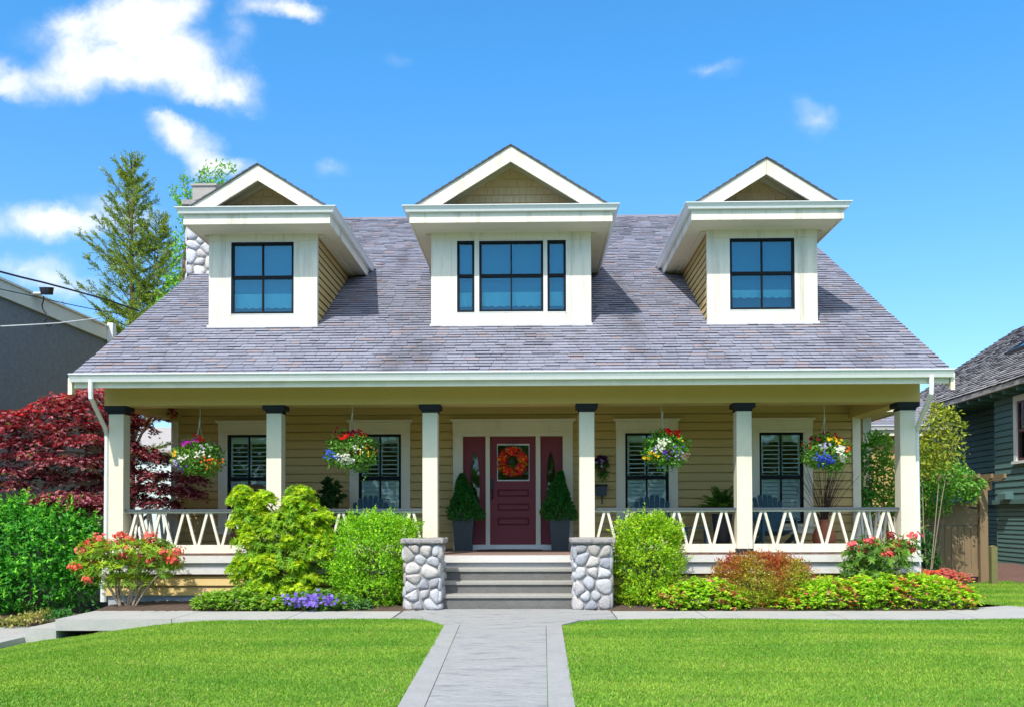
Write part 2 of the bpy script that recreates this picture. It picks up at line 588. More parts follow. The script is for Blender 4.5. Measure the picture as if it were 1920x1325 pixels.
class Leaves:
    def __init__(self):
        self.q, self.c = [], []

    def add(self, P, D, N, L, W, c, fold=0.25):
        if len(P) == 0:
            return
        self.q.append(leaf_verts(P, unit(D), unit(N), L, W, fold))
        self.c.append(np.broadcast_to(np.asarray(c, float), (len(P), 3)))

    def build(self, name, m, parent=None, org=None):
        q = np.concatenate(self.q, 0)
        c = np.concatenate(self.c, 0) * GAIN.get(m, 1.0)
        n = len(q)
        if parent is not None:
            org = ORG[parent.name]
        elif org is None:
            a = q.reshape(-1, 3)
            org = np.array(((a[:, 0].min() + a[:, 0].max()) / 2, (a[:, 1].min() + a[:, 1].max()) / 2, a[:, 2].min()))
        v = (q.reshape(-1, 3) - np.array(org)).astype(np.float32)
        me = bpy.data.meshes.new(name)
        me.vertices.add(4 * n)
        me.vertices.foreach_set('co', v.ravel())
        me.loops.add(6 * n)
        idx = np.arange(n)[:, None] * 4
        tri = np.concatenate((idx + np.array((0, 1, 2)), idx + np.array((0, 2, 3))), 1)
        me.loops.foreach_set('vertex_index', tri.ravel().astype(np.int32))
        me.polygons.add(2 * n)
        me.polygons.foreach_set('loop_start', (np.arange(2 * n) * 3).astype(np.int32))
        at_ = me.color_attributes.new('Col', 'FLOAT_COLOR', 'POINT')
        cc = np.ones((4 * n, 4), np.float32)
        cc[:, :3] = np.repeat(np.clip(c, 0, 1), 4, 0)
        at_.data.foreach_set('color', cc.ravel())
        me.update(calc_edges=True)
        return link_mesh(name, me, m, parent, org)


def mixc(c1, c2, n, jit=0.15, gamma=1.0):
    t = RNG.random((n, 1)) ** gamma
    c = np.array(c1) * (1 - t) + np.array(c2) * t
    return c * (1 + jit * RNG.normal(size=(n, 1)))


def blob_surface(blobs, n, depth=0.35, lump=0.18, freq=3.0, keep=0.8, down=0.25):
    """points near the skin of a union of ellipsoids (cx,cy,cz,rx,ry,rz), with lumps; returns points and outward normals"""
    B = np.array(blobs, float)
    w = (B[:, 3] * B[:, 4] * B[:, 5]) ** (2 / 3)
    k = RNG.choice(len(B), size=n, p=w / w.sum())
    d = rnd_dirs(n)
    low = (d[:, 2] < -0.25) & (RNG.random(n) > down)
    d[low, 2] *= -1
    ph = B[k, :3] * 3.1
    ln = np.sin(d[:, 0] * freq * 2 + ph[:, 0]) * np.sin(d[:, 1] * freq * 2 + ph[:, 1]) + np.sin(d[:, 2] * freq * 2.3 + ph[:, 2] + d[:, 0] * freq)
    r = (1 + lump * 0.5 * ln) * (1 - depth * RNG.random(n) ** 1.6)
    P = B[k, :3] + d * B[k, 3:6] * r[:, None]
    N = unit(d / B[k, 3:6])
    inside = np.zeros(n, bool)
    for j in range(len(B)):
        q = np.sum(((P - B[j, :3]) / B[j, 3:6]) ** 2, 1)
        inside |= (q < keep * keep * 0.6) & (k != j)
    ok = ~inside
    return P[ok], N[ok]


def rosettes(LV, P, N, per, L, W, c1, c2, rise=0.5, jit=0.15, up=0.5):
    """whorls of leaves: each point carries `per` leaves fanned round its outward axis"""
    n = len(P)
    A = unit(N + np.array((0, 0, up)) + 0.35 * RNG.normal(size=(n, 3)))
    s = unit(np.cross(A, rnd_dirs(n)))
    t = np.cross(A, s)
    cc = mixc(c1, c2, n, jit)
    for k in range(per):
        a = 2 * math.pi * (k + 0.3 * RNG.random(n)) / per
        D = unit(s * np.cos(a)[:, None] + t * np.sin(a)[:, None] + A * (rise + 0.35 * RNG.normal(size=(n, 1))))
        LV.add(P, D, A, L * (0.75 + 0.5 * RNG.random(n)), W, cc * (1 + 0.08 * RNG.normal(size=(n, 1))))


def scatter_leaves(LV, P, N, L, W, c1, c2, up=0.3, spread=0.8, jit=0.18, gamma=1.0):
    n = len(P)
    D = unit(N * 0.6 + spread * RNG.normal(size=(n, 3)) + np.array((0, 0, up)))
    NN = unit(N + 0.6 * RNG.normal(size=(n, 3)) + np.array((0, 0, 0.3)))
    LV.add(P, D, NN, L * (0.7 + 0.6 * RNG.random(n)), W * (0.7 + 0.6 * RNG.random(n)), mixc(c1, c2, n, jit, gamma))


def lap(mb, p0, u, length, z0, z1, nrm, holes=(), exp=0.17, out=0.022, back=0.005, ends=None):
    """clapboards: every course a sloping board with its lip; holes are (u0,u1,z0,z1)"""
    p0, u, nrm = np.array(p0, float), np.array(u, float), np.array(nrm, float)
    z = z0
    while z < z1 - 1e-4:
        a, b = z, min(z + exp, z1)
        cuts = sorted({a, b, *[h for q in holes for h in q[2:4] if a < h < b]})
        for c, d in zip(cuts, cuts[1:]):
            m = (c + d) / 2
            s, e = (0.0, length) if ends is None else ends(m)
            if e <= s:
                continue
            iv = [(s, e)]
            for (h0, h1, g0, g1) in holes:
                if g0 < m < g1:
                    iv = [w for (x, y) in iv for w in ((x, min(y, h0)), (max(x, h1), y)) if w[1] > w[0]]
            for (x, y) in iv:
                oc = out + (back - out) * (c - z) / exp
                od = out + (back - out) * (d - z) / exp
                A, Bp = p0 + u * x, p0 + u * y
                vs = [(*(A + nrm * oc)[:2], c), (*(Bp + nrm * oc)[:2], c), (*(Bp + nrm * od)[:2], d), (*(A + nrm * od)[:2], d),
                      (*A[:2], c + .004), (*Bp[:2], c + .004)]
                g = .017 if d == b else 0.0
                if g:
                    vs[2], vs[3] = (*(Bp + nrm * od)[:2], d - g), (*(A + nrm * od)[:2], d - g)
                    vs += [(*(Bp - nrm * .03)[:2], d - g), (*(A - nrm * .03)[:2], d - g), (*(Bp - nrm * .03)[:2], d + .01), (*(A - nrm * .03)[:2], d + .01)]
                mb.add(vs, [(0, 1, 2, 3), (4, 5, 1, 0)] + ([(3, 2, 6, 7), (7, 6, 8, 9)] if g else []))
        z += exp


def shingles(mb, O, u, v, lu, lv, exp=0.135, w=0.3, thick=0.011, palette=None, wjit=0.35, rag=0.0):
    """rows of separate shingles over a slope: O corner at the eave, u along it, v up the slope"""
    O, u, v = (np.array(a, float) for a in (O, u, v))
    n = np.cross(u, v)
    n = n / np.linalg.norm(n)
    if n[2] < 0:
        n = -n
    k = 0
    rows = int(lv / exp)
    for k in range(rows):
        x = -random.random() * w
        while x < lu:
            ww = w * (1 + wjit * (random.random() - 0.5) * 2)
            a, b = max(x, 0), min(x + ww - 0.006, lu)
            x += ww
            if b - a < 0.02:
                continue
            s0 = k * exp - rag * random.random()
            s1 = min((k + 1) * exp + 0.02, lv)
            t = thick * random.choice((0.75, 1.0, 1.0, 1.3))
            mb.col = palette()
            p = [O + u * a + v * s0 + n * t, O + u * b + v * s0 + n * t, O + u * b + v * s1 + n * 0.002, O + u * a + v * s1 + n * 0.002]
            mb.add(p, [(0, 1, 2, 3)])
            mb.col = (.105, .105, .125)          # butt edge painted dark as the shadow line under each course
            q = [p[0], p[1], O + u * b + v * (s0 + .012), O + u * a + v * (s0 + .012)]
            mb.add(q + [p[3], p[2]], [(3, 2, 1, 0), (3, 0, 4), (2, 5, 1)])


def slate_pal():
    f = random.uniform(0.90, 1.10)
    if random.random() < 0.09:
        return (0.275 * f, 0.235 * f, 0.262 * f)
    if random.random() < 0.25:
        return (0.228 * f, 0.236 * f, 0.300 * f)
    return (0.246 * f, 0.250 * f, 0.312 * f)


def cedar_pal():
    f = random.uniform(0.65, 1.25)
    return (0.33 * f, 0.31 * f, 0.31 * f)


def voronoi_stones(mb, O, u, v, n, W, H, cols, rows, seed, relief=0.05, cmin=0.27, cmax=0.50):
    """river rocks fitted into a rectangle of wall: rounded cells, domed outwards"""
    rs = np.random.default_rng(seed)
    O, u, v, n = (np.array(a, float) for a in (O, u, v, n))
    cand = rs.uniform((0.06, 0.06), (W - 0.06, H - 0.06), (900, 2))
    wt = rs.uniform(0.72, 1.28, 900)
    dmin = 0.82 * math.sqrt(W * H / (cols * rows))
    pts, pw = [], []
    for p, q in zip(cand, wt):
        if all(np.hypot(*(p - o)) > dmin * (q + w2) / 2 for o, w2 in zip(pts, pw)):
            pts.append(p)
            pw.append(q)
    pts = np.array(pts)
    for i, c in enumerate(pts):
        poly = [np.array(p) for p in ((0, 0), (W, 0), (W, H), (0, H))]
        for j, q in enumerate(pts):
            if i == j:
                continue
            d = q - c
            m = c + d * (0.5 + 0.22 * (pw[i] - pw[j]))
            new = []
            for k in range(len(poly)):
                a, b = poly[k], poly[(k + 1) % len(poly)]
                sa, sb = np.dot(a - m, d), np.dot(b - m, d)
                if sa <= 0:
                    new.append(a)
                if sa * sb < 0:
                    new.append(a + (b - a) * sa / (sa - sb))
            poly = new
            if len(poly) < 3:
                break
        if len(poly) < 3:
            continue
        P = np.array(poly)
        cen = P.mean(0)
        rad = np.sqrt(np.mean(np.sum((P - cen) ** 2, 1)))
        P = cen + (P - cen) * max(0.5, 1 - 0.009 / max(rad, 0.02) - 0.02)
        P = P + rs.normal(size=P.shape) * rad * 0.05
        for _ in range(3):
            Q = []
            for k in range(len(P)):
                a, b = P[k], P[(k + 1) % len(P)]
                Q += [a * 0.75 + b * 0.25, a * 0.25 + b * 0.75]
            P = np.array(Q)
        m = len(P)
        g = rs.uniform(cmin, cmax)
        warm = rs.uniform(-0.02, 0.05)
        mb.col = (g + warm * 0.6, g, g + 0.03 - warm)
        hgt = relief * rs.uniform(0.75, 1.25)
        tilt = rs.uniform(-0.3, 0.3, 2)
        vs, fs = [], []
        for (s, h) in ((1.0, -0.15), (0.97, 0.35), (0.86, 0.72), (0.62, 0.95), (0.3, 1.03)):
            for p in P:
                q = cen + (p - cen) * s
                hh = h * hgt * (1 + np.dot((q - cen) / max(rad, .02), tilt)) + (rs.uniform(-1, 1) * 0.004 if h > 0.5 else 0)
                vs.append(O + u * q[0] + v * q[1] + n * hh)
        for r in range(4):
            for k in range(m):
                fs.append((r * m + k, r * m + (k + 1) % m, (r + 1) * m + (k + 1) % m, (r + 1) * m + k))
        fs.append(tuple(range(4 * m, 5 * m)))
        mb.add(vs, fs)
# ------------------------------------------------------------------ ground, lawn, paths
def sstep(x, a, b):
    t = np.clip((x - a) / (b - a), 0, 1)
    return t * t * (3 - 2 * t)


def lawn_z(x, y):
    return -0.015 - 0.34 * sstep(-np.asarray(x, float), 4.4, 7.6) + 0.012 * np.sin(np.asarray(x) * 1.3 + np.asarray(y) * 0.7)


def ground_at(px, py, z):
    d = ray(px, py)
    return CAM + d * ((z - CAM[2]) / d[2])


mb = MB()
xs = np.concatenate((np.linspace(-900, -30, 12), np.linspace(-26, 26, 60), np.linspace(30, 900, 12)))
ys = np.concatenate((np.linspace(-400, -30, 8), np.linspace(-26, 40, 60), np.linspace(60, 1500, 14)))
for y in ys:
    for x in xs:
        z = -0.42 if (x < 7.6 or y < -4) else -0.06
        mb.v.append((x, y, z))
        mb.c.append((0, 0, 0))
nx = len(xs)
for j in range(len(ys) - 1):
    for i in range(nx - 1):
        mb.f.append((j * nx + i, j * nx + i + 1, (j + 1) * nx + i + 1, (j + 1) * nx + i))
tag(mb.build('ground', 'far_ground', org=(0, 0, 0)), kind='structure')

YW0, YW1 = -2.36, -1.32            # front walkway: lawn edge, bed edge
mb = MB()
gxs, gys = np.linspace(-8.6, 16, 130), np.linspace(-13, YW0 + 0.25, 60)
for y in gys:
    for x in gxs:
        mb.v.append((x, y, float(lawn_z(x, y))))
        mb.c.append((0, 0, 0))
for j in range(len(gys) - 1):
    for i in range(len(gxs) - 1):
        a = j * len(gxs) + i
        mb.f.append((a, a + 1, a + len(gxs) + 1, a + len(gxs)))
tag(mb.build('lawn', 'turf_soil', org=(0, 0, 0), smooth=True), kind='structure')

# garden path outline (z = 0), measured on the ground
PL = [ground_at(740, 1334, 0), ground_at(790, 1246, 0), ground_at(833, 1171, 0), ground_at(806, 1163.5, 0), ground_at(768, 1160.5, 0)]
PR = [ground_at(1080, 1334, 0), ground_at(1066, 1246, 0), ground_at(1053, 1171, 0), ground_at(1085, 1162, 0), ground_at(1122, 1158.5, 0)]
PLx = [p[0] for p in PL]
PRx = [p[0] for p in PR]
YP = PL[2][1]


def slab(mb, poly, z1, z0):
    mb.prism([(p[0], p[1], z0) for p in poly], (0, 0, z1 - z0))


mid = MB()
brd = MB()
bw = 0.20
lo, hi = PL[0], PL[2]
ro, rh = PR[0], PR[2]
Lb, Lt = (lo[0] - 0.03, -9.2), (hi[0], YP)
Lb = (lo[0] + (lo[0] - hi[0]) * (-9.2 - lo[1]) / (lo[1] - hi[1]), -9.2)
Rb = (ro[0] + (ro[0] - rh[0]) * (-9.2 - ro[1]) / (ro[1] - rh[1]), -9.2)
Rt = (rh[0], YP)
slab(brd, [Lb, (Lb[0] + bw, -9.2), (Lt[0] + bw, YP), Lt], 0.003, -0.2)
slab(brd, [(Rb[0] - bw, -9.2), Rb, Rt, (Rt[0] - bw, YP)], 0.003, -0.2)
slab(mid, [(Lb[0] + bw + .006, -9.2), (Rb[0] - bw - .006, -9.2), (Rt[0] - bw - .006, YP), (Lt[0] + bw + .006, YP)], 0.0, -0.2)
# flared head of the path, up to the steps
g = 0.012
slab(mid, [(Lt[0] + g, YP + g), (Rt[0] - g, YP + g), (PR[3][0], PR[3][1]), (PR[4][0], YW0), (PR[4][0] + .25, YW0 + .03), (PR[4][0] + .25, -1.0), (PL[4][0] - .25, -1.0), (PL[4][0] - .25, YW0 + .012), (PL[4][0], YW0), (PL[3][0], PL[3][1])], 0.0, -0.2)
brd_o = brd.build('path_border', 'border_concrete', org=(0, 0, 0))
tag(brd_o, kind='structure')
tag(mid.build('garden_path', 'stamped_concrete', org=(0, 0, 0)), kind='structure')
walk = MB()
xl = -6.75
cuts = [xl, -5.1, -3.5, PL[4][0] - .27]
for a, b in zip(cuts, cuts[1:]):
    walk.box(a, b - 0.012, YW0, YW1 + (0.10 if a < -6 else 0), -0.16, 0.0)
xr0 = PR[4][0] + .27
cuts = [xr0, 2.4, 4.3, 6.1]
for a, b in zip(cuts, cuts[1:]):
    walk.box(a, b - 0.012, YW0 + .02, YW1, -0.16, 0.0)
slab(walk, [(6.1, YW0 + .02), (9, YW0 + .05), (16, YW0 + .2), (16, -0.6), (9, -0.75), (7.4, -0.55), (6.7, -0.9), (6.1, -1.3)], 0.0, -0.16)
tag(walk.build('walkway', 'concrete', org=(0, 0, 0)), kind='structure')
side = MB()
side.box(-7.2, -6.75, YW0 + 0.02, YW1 + 0.2, -0.34, -0.13)
slab(side, [(-9.3, -9), (-7.2, -9), (-7.2, -2.25), (-7.22, -1.2), (-8.3, -1.2), (-8.7, -2.6)], -0.25, -0.45)
slab(side, [(-9.0, -1.15), (-7.2, -1.15), (-6.9, 3), (-8.1, 3)], -0.25, -0.45)
tag(side.build('side_path', 'concrete', org=(0, 0, 0)), kind='structure')
bed = MB()
nxb, nyb = 90, 8
for (x0, x1) in ((-6.75, PL[4][0] + .05), (PR[4][0] - .05, 6.6)):
    b0 = len(bed.v)
    for j in range(nyb):
        for i in range(nxb):
            x, y = x0 + (x1 - x0) * i / (nxb - 1), YW1 - 0.0 + (0.10 - YW1) * j / (nyb - 1)
            bed.v.append((x, y, -0.012 + 0.05 * min(1, j / 2) + random.uniform(-.012, .012)))
            bed.c.append((0, 0, 0))
    for j in range(nyb - 1):
        for i in range(nxb - 1):
            a = b0 + j * nxb + i
            bed.f.append((a, a + 1, a + nxb + 1, a + nxb))
tag(bed.build('flower_bed', 'soil', org=(0, 0, 0)), kind='structure')
lb = MB()
slab(lb, [(-12, -2.4), (-8.6, -2.4), (-8.2, -1.1), (-7.25, -1.05), (-7.2, 2.2), (-12, 3)], -0.18, -0.5)
tag(lb.build('side_bed', 'soil', org=(0, 0, 0)), kind='structure')

# ------------------------------------------------------------------ the house
ZD = gz(1040.5, -0.15, 960)
YWALL = 2.45
YE = -0.83                              # back of the main gutter = eave line
YG = -0.95                              # its front lip
ZE = gz(696.0, YG, 960) + 0.01
SL = 0.588
XRL, XRR = gx(126.5, YG, 701), gx(1790.5, YG, 690)


def roof_z(y):
    return ZE + SL * (y - YE)


def on_roof(px, py):
    d = ray(px, py)
    t = (ZE + SL * (CAM[1] - YE) - CAM[2]) / (d[2] - SL * d[1])
    return CAM + d * t


YR = float(on_roof(1000, 406)[1])       # ridge
ZR = roof_z(YR)
XWL, XWR = gx(325, YWALL), gx(1610, YWALL)
house = thing('house', 'cream and tan house with three dormers, a long front porch and a grey shingle roof', 'house', ((XWL + XWR) / 2, 6.0, 0.0))

# --- porch columns
ZB = gz(756, -0.06, 960)                # underside of the porch beam
COLS = [(203.5, 231), (499.6, 527), (792.4, 820), (1086.6, 1114.8), (1381.8, 1410), (1689, 1717.5)]
CW = 0.247
col_x = [((gx(a, 0) + gx(b, 0)) / 2) for a, b in COLS]
for i, x in enumerate(col_x):
    m = MB()
    h = CW / 2
    m.box(x - h, x + h, 0, CW, ZD, ZB - 0.09)
    c = m.build('porch_column', 'cream_paint', house)
    k = MB()
    zt = ZB
    for (o, z0, z1) in ((0.012, zt - 0.135, zt - 0.10), (0.055, zt - 0.075, zt - 0.0)):
        k.box(x - h - o, x + h + o, -o, CW + o, z0, z1)
    k.prism([(x - h - .012, -.012, zt - .10), (x + h + .012, -.012, zt - .10), (x + h + .055, -.055, zt - .075), (x - h - .055, -.055, zt - .075)], (0, CW * .9, 0))
    k.build('column_cap', 'charcoal_paint', c)
    if i == 4:
        b = MB()
        b.box(x - h - .012, x + h + .012, -.014, CW + .014, ZD + 0.001, ZD + 0.10)
        b.build('column_base', 'charcoal_paint', c)

# --- beam, ceiling, soffit
bx0, bx1 = gx(196, -0.06, 745), gx(1725, -0.06, 740)
m = MB()
m.box(bx0, bx1, -0.06, 0.31, ZB, roof_z(-0.06) - 0.14)
for (a, b) in ((bx0, bx0 + 0.30), (bx1 - 0.30, bx1)):
    m.box(a, b, 0.312, YWALL + .3, ZB + 0.002, ZB + 0.42)
m.build('porch_beam', 'beam_tan', house)
m = MB()
m.box(bx0 + .31, bx1 - .31, 0.312, YWALL, ZB + 0.25, ZB + 0.29)
for k in range(1, 22):
    pass
m.build('porch_ceiling', 'soffit_tan', house)

# --- main roof
m = MB()
t = 0.13
prof = [(YE + .03, roof_z(YE + .03) - t), (YE + .03, roof_z(YE + .03) - .014), (YR, ZR - .014), (2 * YR - YE, ZE - .014), (2 * YR - YE, ZE - t), (YR, ZR - t)]
m.prism([(XRL + .05, y, z) for (y, z) in prof], (XRR - XRL - .1, 0, 0))
roof = m.build('roof', 'soffit_tan', house)
m = MB()
ln = math.hypot(1, SL)
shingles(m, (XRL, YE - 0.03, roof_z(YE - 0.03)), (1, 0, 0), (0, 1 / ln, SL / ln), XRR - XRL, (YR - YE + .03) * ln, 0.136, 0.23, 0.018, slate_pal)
m.col = (0.2, 0.195, 0.235)
q = [(XRL, YR - .12, roof_z(YR - .12) + .012), (XRL, YR, ZR + .022), (XRL, 2 * YR - YE, ZE + .02), (XRL, 2 * YR - YE, ZE), (XRL, YR, ZR), (XRL, YR - .12, roof_z(YR - .12))]
m.prism(q, (XRR - XRL, 0, 0))
m.build('shingles', 'roof_shingle', roof, cols=True)
# barge boards on both gables
for s, X in ((-1, XRL), (1, XRR)):
    m = MB()
    y0 = YE - 0.02
    bt = 0.31
    pts = [(y0, roof_z(y0) - bt * 0.98), (y0, roof_z(y0) - .045), (YR, ZR - .045), (2 * YR - y0, ZE - .045), (2 * YR - y0, ZE - bt), (YR, ZR - bt)]
    a = X - 0.045 if s < 0 else X - 0.02
    m.prism([(a, y, z) for (y, z) in pts], (0.065, 0, 0))
    m.build('barge_board', 'cream_paint', house)
# fascia and gutter
ZFB = gz(722.5, YE, 960)
m = MB()
m.box(XRL + .04, XRR - .04, YE - 0.002, YE + .028, ZFB, ZE - .03)
m.build('fascia', 'cream_paint', house)
GP = [(0, -.125), (.07, -.125), (.085, -.08), (.105, -.04), (.125, -.018), (.125, 0), (.108, 0), (.10, -.03), (0, -.03)]
m = MB()
m.sweep([(XRL + .01, YE - .004), (XRR - .005, YE - .004)], [(o, ZE + z) for (o, z) in GP])
gut = m.build('gutter', 'gutter_white', house)
# downspouts
def spout(px_top, px_bot, side):
    m = MB()
    xt = gx(px_top, YE, 715)
    xb = gx(px_bot, 0.08, 800)
    yb = 0.1
    m.tube([(xt, YG + .06, ZE - .1), (xt, YG + .06, ZFB - .06), (xt, YG + .07, ZFB - .16)] + [(xt + (xb - xt) * s, YG + .07 + (yb - YG - .07) * s, ZFB - .16 + (2.86 - ZFB + .16) * s) for s in (.12, .5, .9)]
           + [(xb, yb, 2.8), (xb + side * 0.005, yb, 1.4), (xb + side * .01, yb, .35)], 0.037, 10)
    return m.build('downspout', 'gutter_white', house), xb, yb


d1, xb, yb = spout(173.5, 199.5, -1)
m = MB()
m.lathe(xb - .02, yb - .03, [(.055, .02), (.055, .30), (.075, .301), (.075, .36), (.045, .361), (.045, .62), (.06, .621), (.06, .68), (.03, .681)], 12)
m.build('drain_pipe', 'gutter_white', d1)
spout(1743.5, 1719.5, 1)

# --- front wall with window and door openings
def opening(x0, x1, y0, y1, Y=YWALL):
    a, b = at(x0, y1, Y), at(x1, y0, Y)
    return [float(a[0]), float(b[0]), float(a[2]), float(b[2])]


WINS = [opening(427, 507, 815, 983), opening(673, 752.5, 813.5, 982), opening(1172.5, 1253, 810.5, 980), opening(1424, 1505, 810, 981)]
zt = sum(w[3] for w in WINS) / 4
zb = sum(w[2] for w in WINS) / 4
for w in WINS:
    w[2], w[3] = zb, zt
DR = opening(868.5, 1055, 817, 1017)
ZTH = ZD + 0.10
DR[2] = ZD
m = MB()
hol = [(w[0] - XWL, w[1] - XWL, w[2], w[3]) for w in WINS] + [(DR[0] - XWL, DR[1] - XWL, ZD, DR[3])]
lap(m, (XWL, YWALL, 0), (1, 0, 0), XWR - XWL, ZD + .02, ZB + .27, (0, -1, 0), hol, exp=0.162)
for x in (XWL, XWR):
    pass
wall = m.build('wall', 'siding_tan', house)
for a, b in ((XWL - .03, XWL + .105), (XWR - .12, XWR + .03)):
    m = MB()
    m.box(a, b, YWALL - .04, YWALL + .1, ZD + .002, ZB + .25)
    m.build('corner_board', 'cream_paint', wall)
# side, back walls and gables, plain boards
m = MB()
yb_ = 2 * YR - YWALL
for s, X in ((-1, XWL), (1, XWR)):
    lap(m, (X, YWALL + .1 if s > 0 else yb_, 0), (0, s, 0), yb_ - YWALL - .1, -.4, 4.0, (s, 0, 0), exp=0.162)
    poly = [(X, YWALL + .05, 3.9), (X, yb_, 3.9), (X, yb_, roof_z(YWALL) - .1), (X, YR, ZR - .14), (X, YWALL + .05, roof_z(YWALL + .05) - .14)]
    m.prism(poly, (-s * .1, 0, 0))
m.box(XWL, XWR, yb_, yb_ + .1, -.4, roof_z(YWALL) - .1)
m.box(XWL + .12, XWR - .12, YWALL + 2.6, YWALL + 2.7, ZD, 6)
m.box(XWL + .12, XWR - .12, YWALL + .11, YWALL + 2.6, ZD - .05, ZD)
m.box(XWL + .12, XWR - .12, YWALL + .11, YWALL + 2.6, 3.9, 3.95)
m.build('rear_wall', 'siding_tan', house)

for i, w in enumerate(WINS):
    x0, x1, z0, z1 = w
    cw = 0.175
    m = MB()
    yf = YWALL - 0.045
    m.box(x0 - cw, x0, yf, YWALL + .06, z0 - .02, z1)
    m.box(x1, x1 + cw, yf, YWALL + .06, z0 - .02, z1)
    m.box(x0 - cw, x1 + cw, yf - .004, YWALL + .06, z1 + .001, z1 + .06)
    m.box(x0 - cw - .005, x1 + cw + .005, yf - .012, YWALL + .06, z1 + .062, z1 + .225)
    m.box(x0 - cw - .03, x1 + cw + .03, yf - .035, YWALL + .02, z1 + .227, z1 + .25)
    m.box(x0 - cw - .05, x1 + cw + .05, yf - .055, YWALL + .02, z1 + .251, z1 + .275)
    m.box(x0 - cw - .03, x1 + cw + .03, yf - .05, YWALL + .06, z0 - .065, z0 - .021)
    m.box(x0 - cw, x1 + cw, yf - .004, YWALL + .06, z0 - .19, z0 - .067)
    win = m.build('window', 'cream_paint', house)
    m = MB()
    zm = z0 + (z1 - z0) * 0.513
    f = 0.045
    xm = (x0 + x1) / 2
    ys_ = YWALL - 0.012
    m.box(x0, x0 + f, ys_, ys_ + .05, z0, z1)
    m.box(x1 - f, x1, ys_, ys_ + .05, z0, z1)
    m.box(x0 + f, x1 - f, ys_, ys_ + .05, z1 - f, z1)
    m.box(x0 + f, x1 - f, ys_, ys_ + .05, z0, z0 + f)
    m.box(x0 + f, x1 - f, ys_ - .004, ys_ + .05, zm - .04, zm + .03)
    m.box(xm - .014, xm + .014, ys_ + .004, ys_ + .046, z0 + f, z1 - f)
    m.build('sash', 'black_sash', win)
    m = MB()
    m.box(x0 + f, x1 - f, ys_ + .024, ys_ + .030, z0 + f, z1 - f)
    m.build('pane', 'glass', win)
    m = MB()
    ysh = ys_ + .062
    for (a, b) in ((x0 + .05, xm - .004), (xm + .004, x1 - .05)):
        m.box(a, a + .035, ysh - .012, ysh + .02, z0, z1)
        m.box(b - .035, b, ysh - .012, ysh + .02, z0, z1)
        for zz, hh in ((z1 - .15, .15), (zm - .03, .07), (z0, .1)):
            m.box(a + .036, b - .036, ysh - .010, ysh + .018, zz, zz + hh)
        z = z1 - .16
        while z > zm + .09:
            ang = 0.12
            c, s = math.cos(ang) * .036, math.sin(ang) * .036
            m.prism([(a + .036, ysh - c, z - s - .008), (a + .036, ysh + c, z + s - .008), (a + .036, ysh + c, z + s + .008), (a + .036, ysh - c, z - s + .008)], (b - a - .072, 0, 0))
            z -= .084
        z = zm - .07
        while z > z0 + .1:
            ang = 1.12
            c, s = math.cos(ang) * .036, math.sin(ang) * .036
            m.prism([(a + .036, ysh - c, z - s - .0045), (a + .036, ysh + c, z + s - .0045), (a + .036, ysh + c + .008, z + s), (a + .036, ysh - c + .008, z - s)], (b - a - .072, 0, 0))
            z -= .075
    m.build('shutter', 'shutter_white', win)

# --- entrance
m = MB()
x0, x1, z1 = DR[0], DR[1], DR[3]
cw = 0.19
yf = YWALL - .05
m.box(x0 - cw, x0, yf, YWALL + .06, ZD + .002, z1)
m.box(x1, x1 + cw, yf, YWALL + .06, ZD + .002, z1)
m.box(x0 - cw, x1 + cw, yf - .004, YWALL + .06, z1 + .001, z1 + .085)
m.box(x0 - cw - .006, x1 + cw + .006, yf - .014, YWALL + .06, z1 + .087, z1 + .28)
m.box(x0 - cw - .035, x1 + cw + .035, yf - .04, YWALL + .02, z1 + .282, z1 + .305)
m.box(x0 - cw - .06, x1 + cw + .06, yf - .065, YWALL + .02, z1 + .306, z1 + .33)
mu = [(opening(911, 918.5, 817, 1017)[:2]), (opening(1005, 1013, 817, 1017)[:2])]
for a, b in mu:
    m.box(a, b, yf + .01, YWALL + .06, ZTH, z1)
dc = m.build('door_casing', 'cream_paint', house)
m = MB()
m.box(x0, x1, YWALL - .09, YWALL + .08, ZD + .002, ZTH - .002)
m.build('threshold', 'gutter_white', dc)


def raised_panel(m, x0, x1, z0, z1, y, d=.012):
    """a moulded panel: groove frame and raised field"""
    w = .022
    m.box(x0, x1, y - d * .9, y + .002, z0, z0 + w)
    m.box(x0, x1, y - d * .9, y + .002, z1 - w, z1)
    m.box(x0, x0 + w, y - d * .88, y + .002, z0 + w + .001, z1 - w - .001)
    m.box(x1 - w, x1, y - d * .88, y + .002, z0 + w + .001, z1 - w - .001)
    m.box(x0 + w + .018, x1 - w - .018, y - d * .5, y + .002, z0 + w + .016, z1 - w - .016)


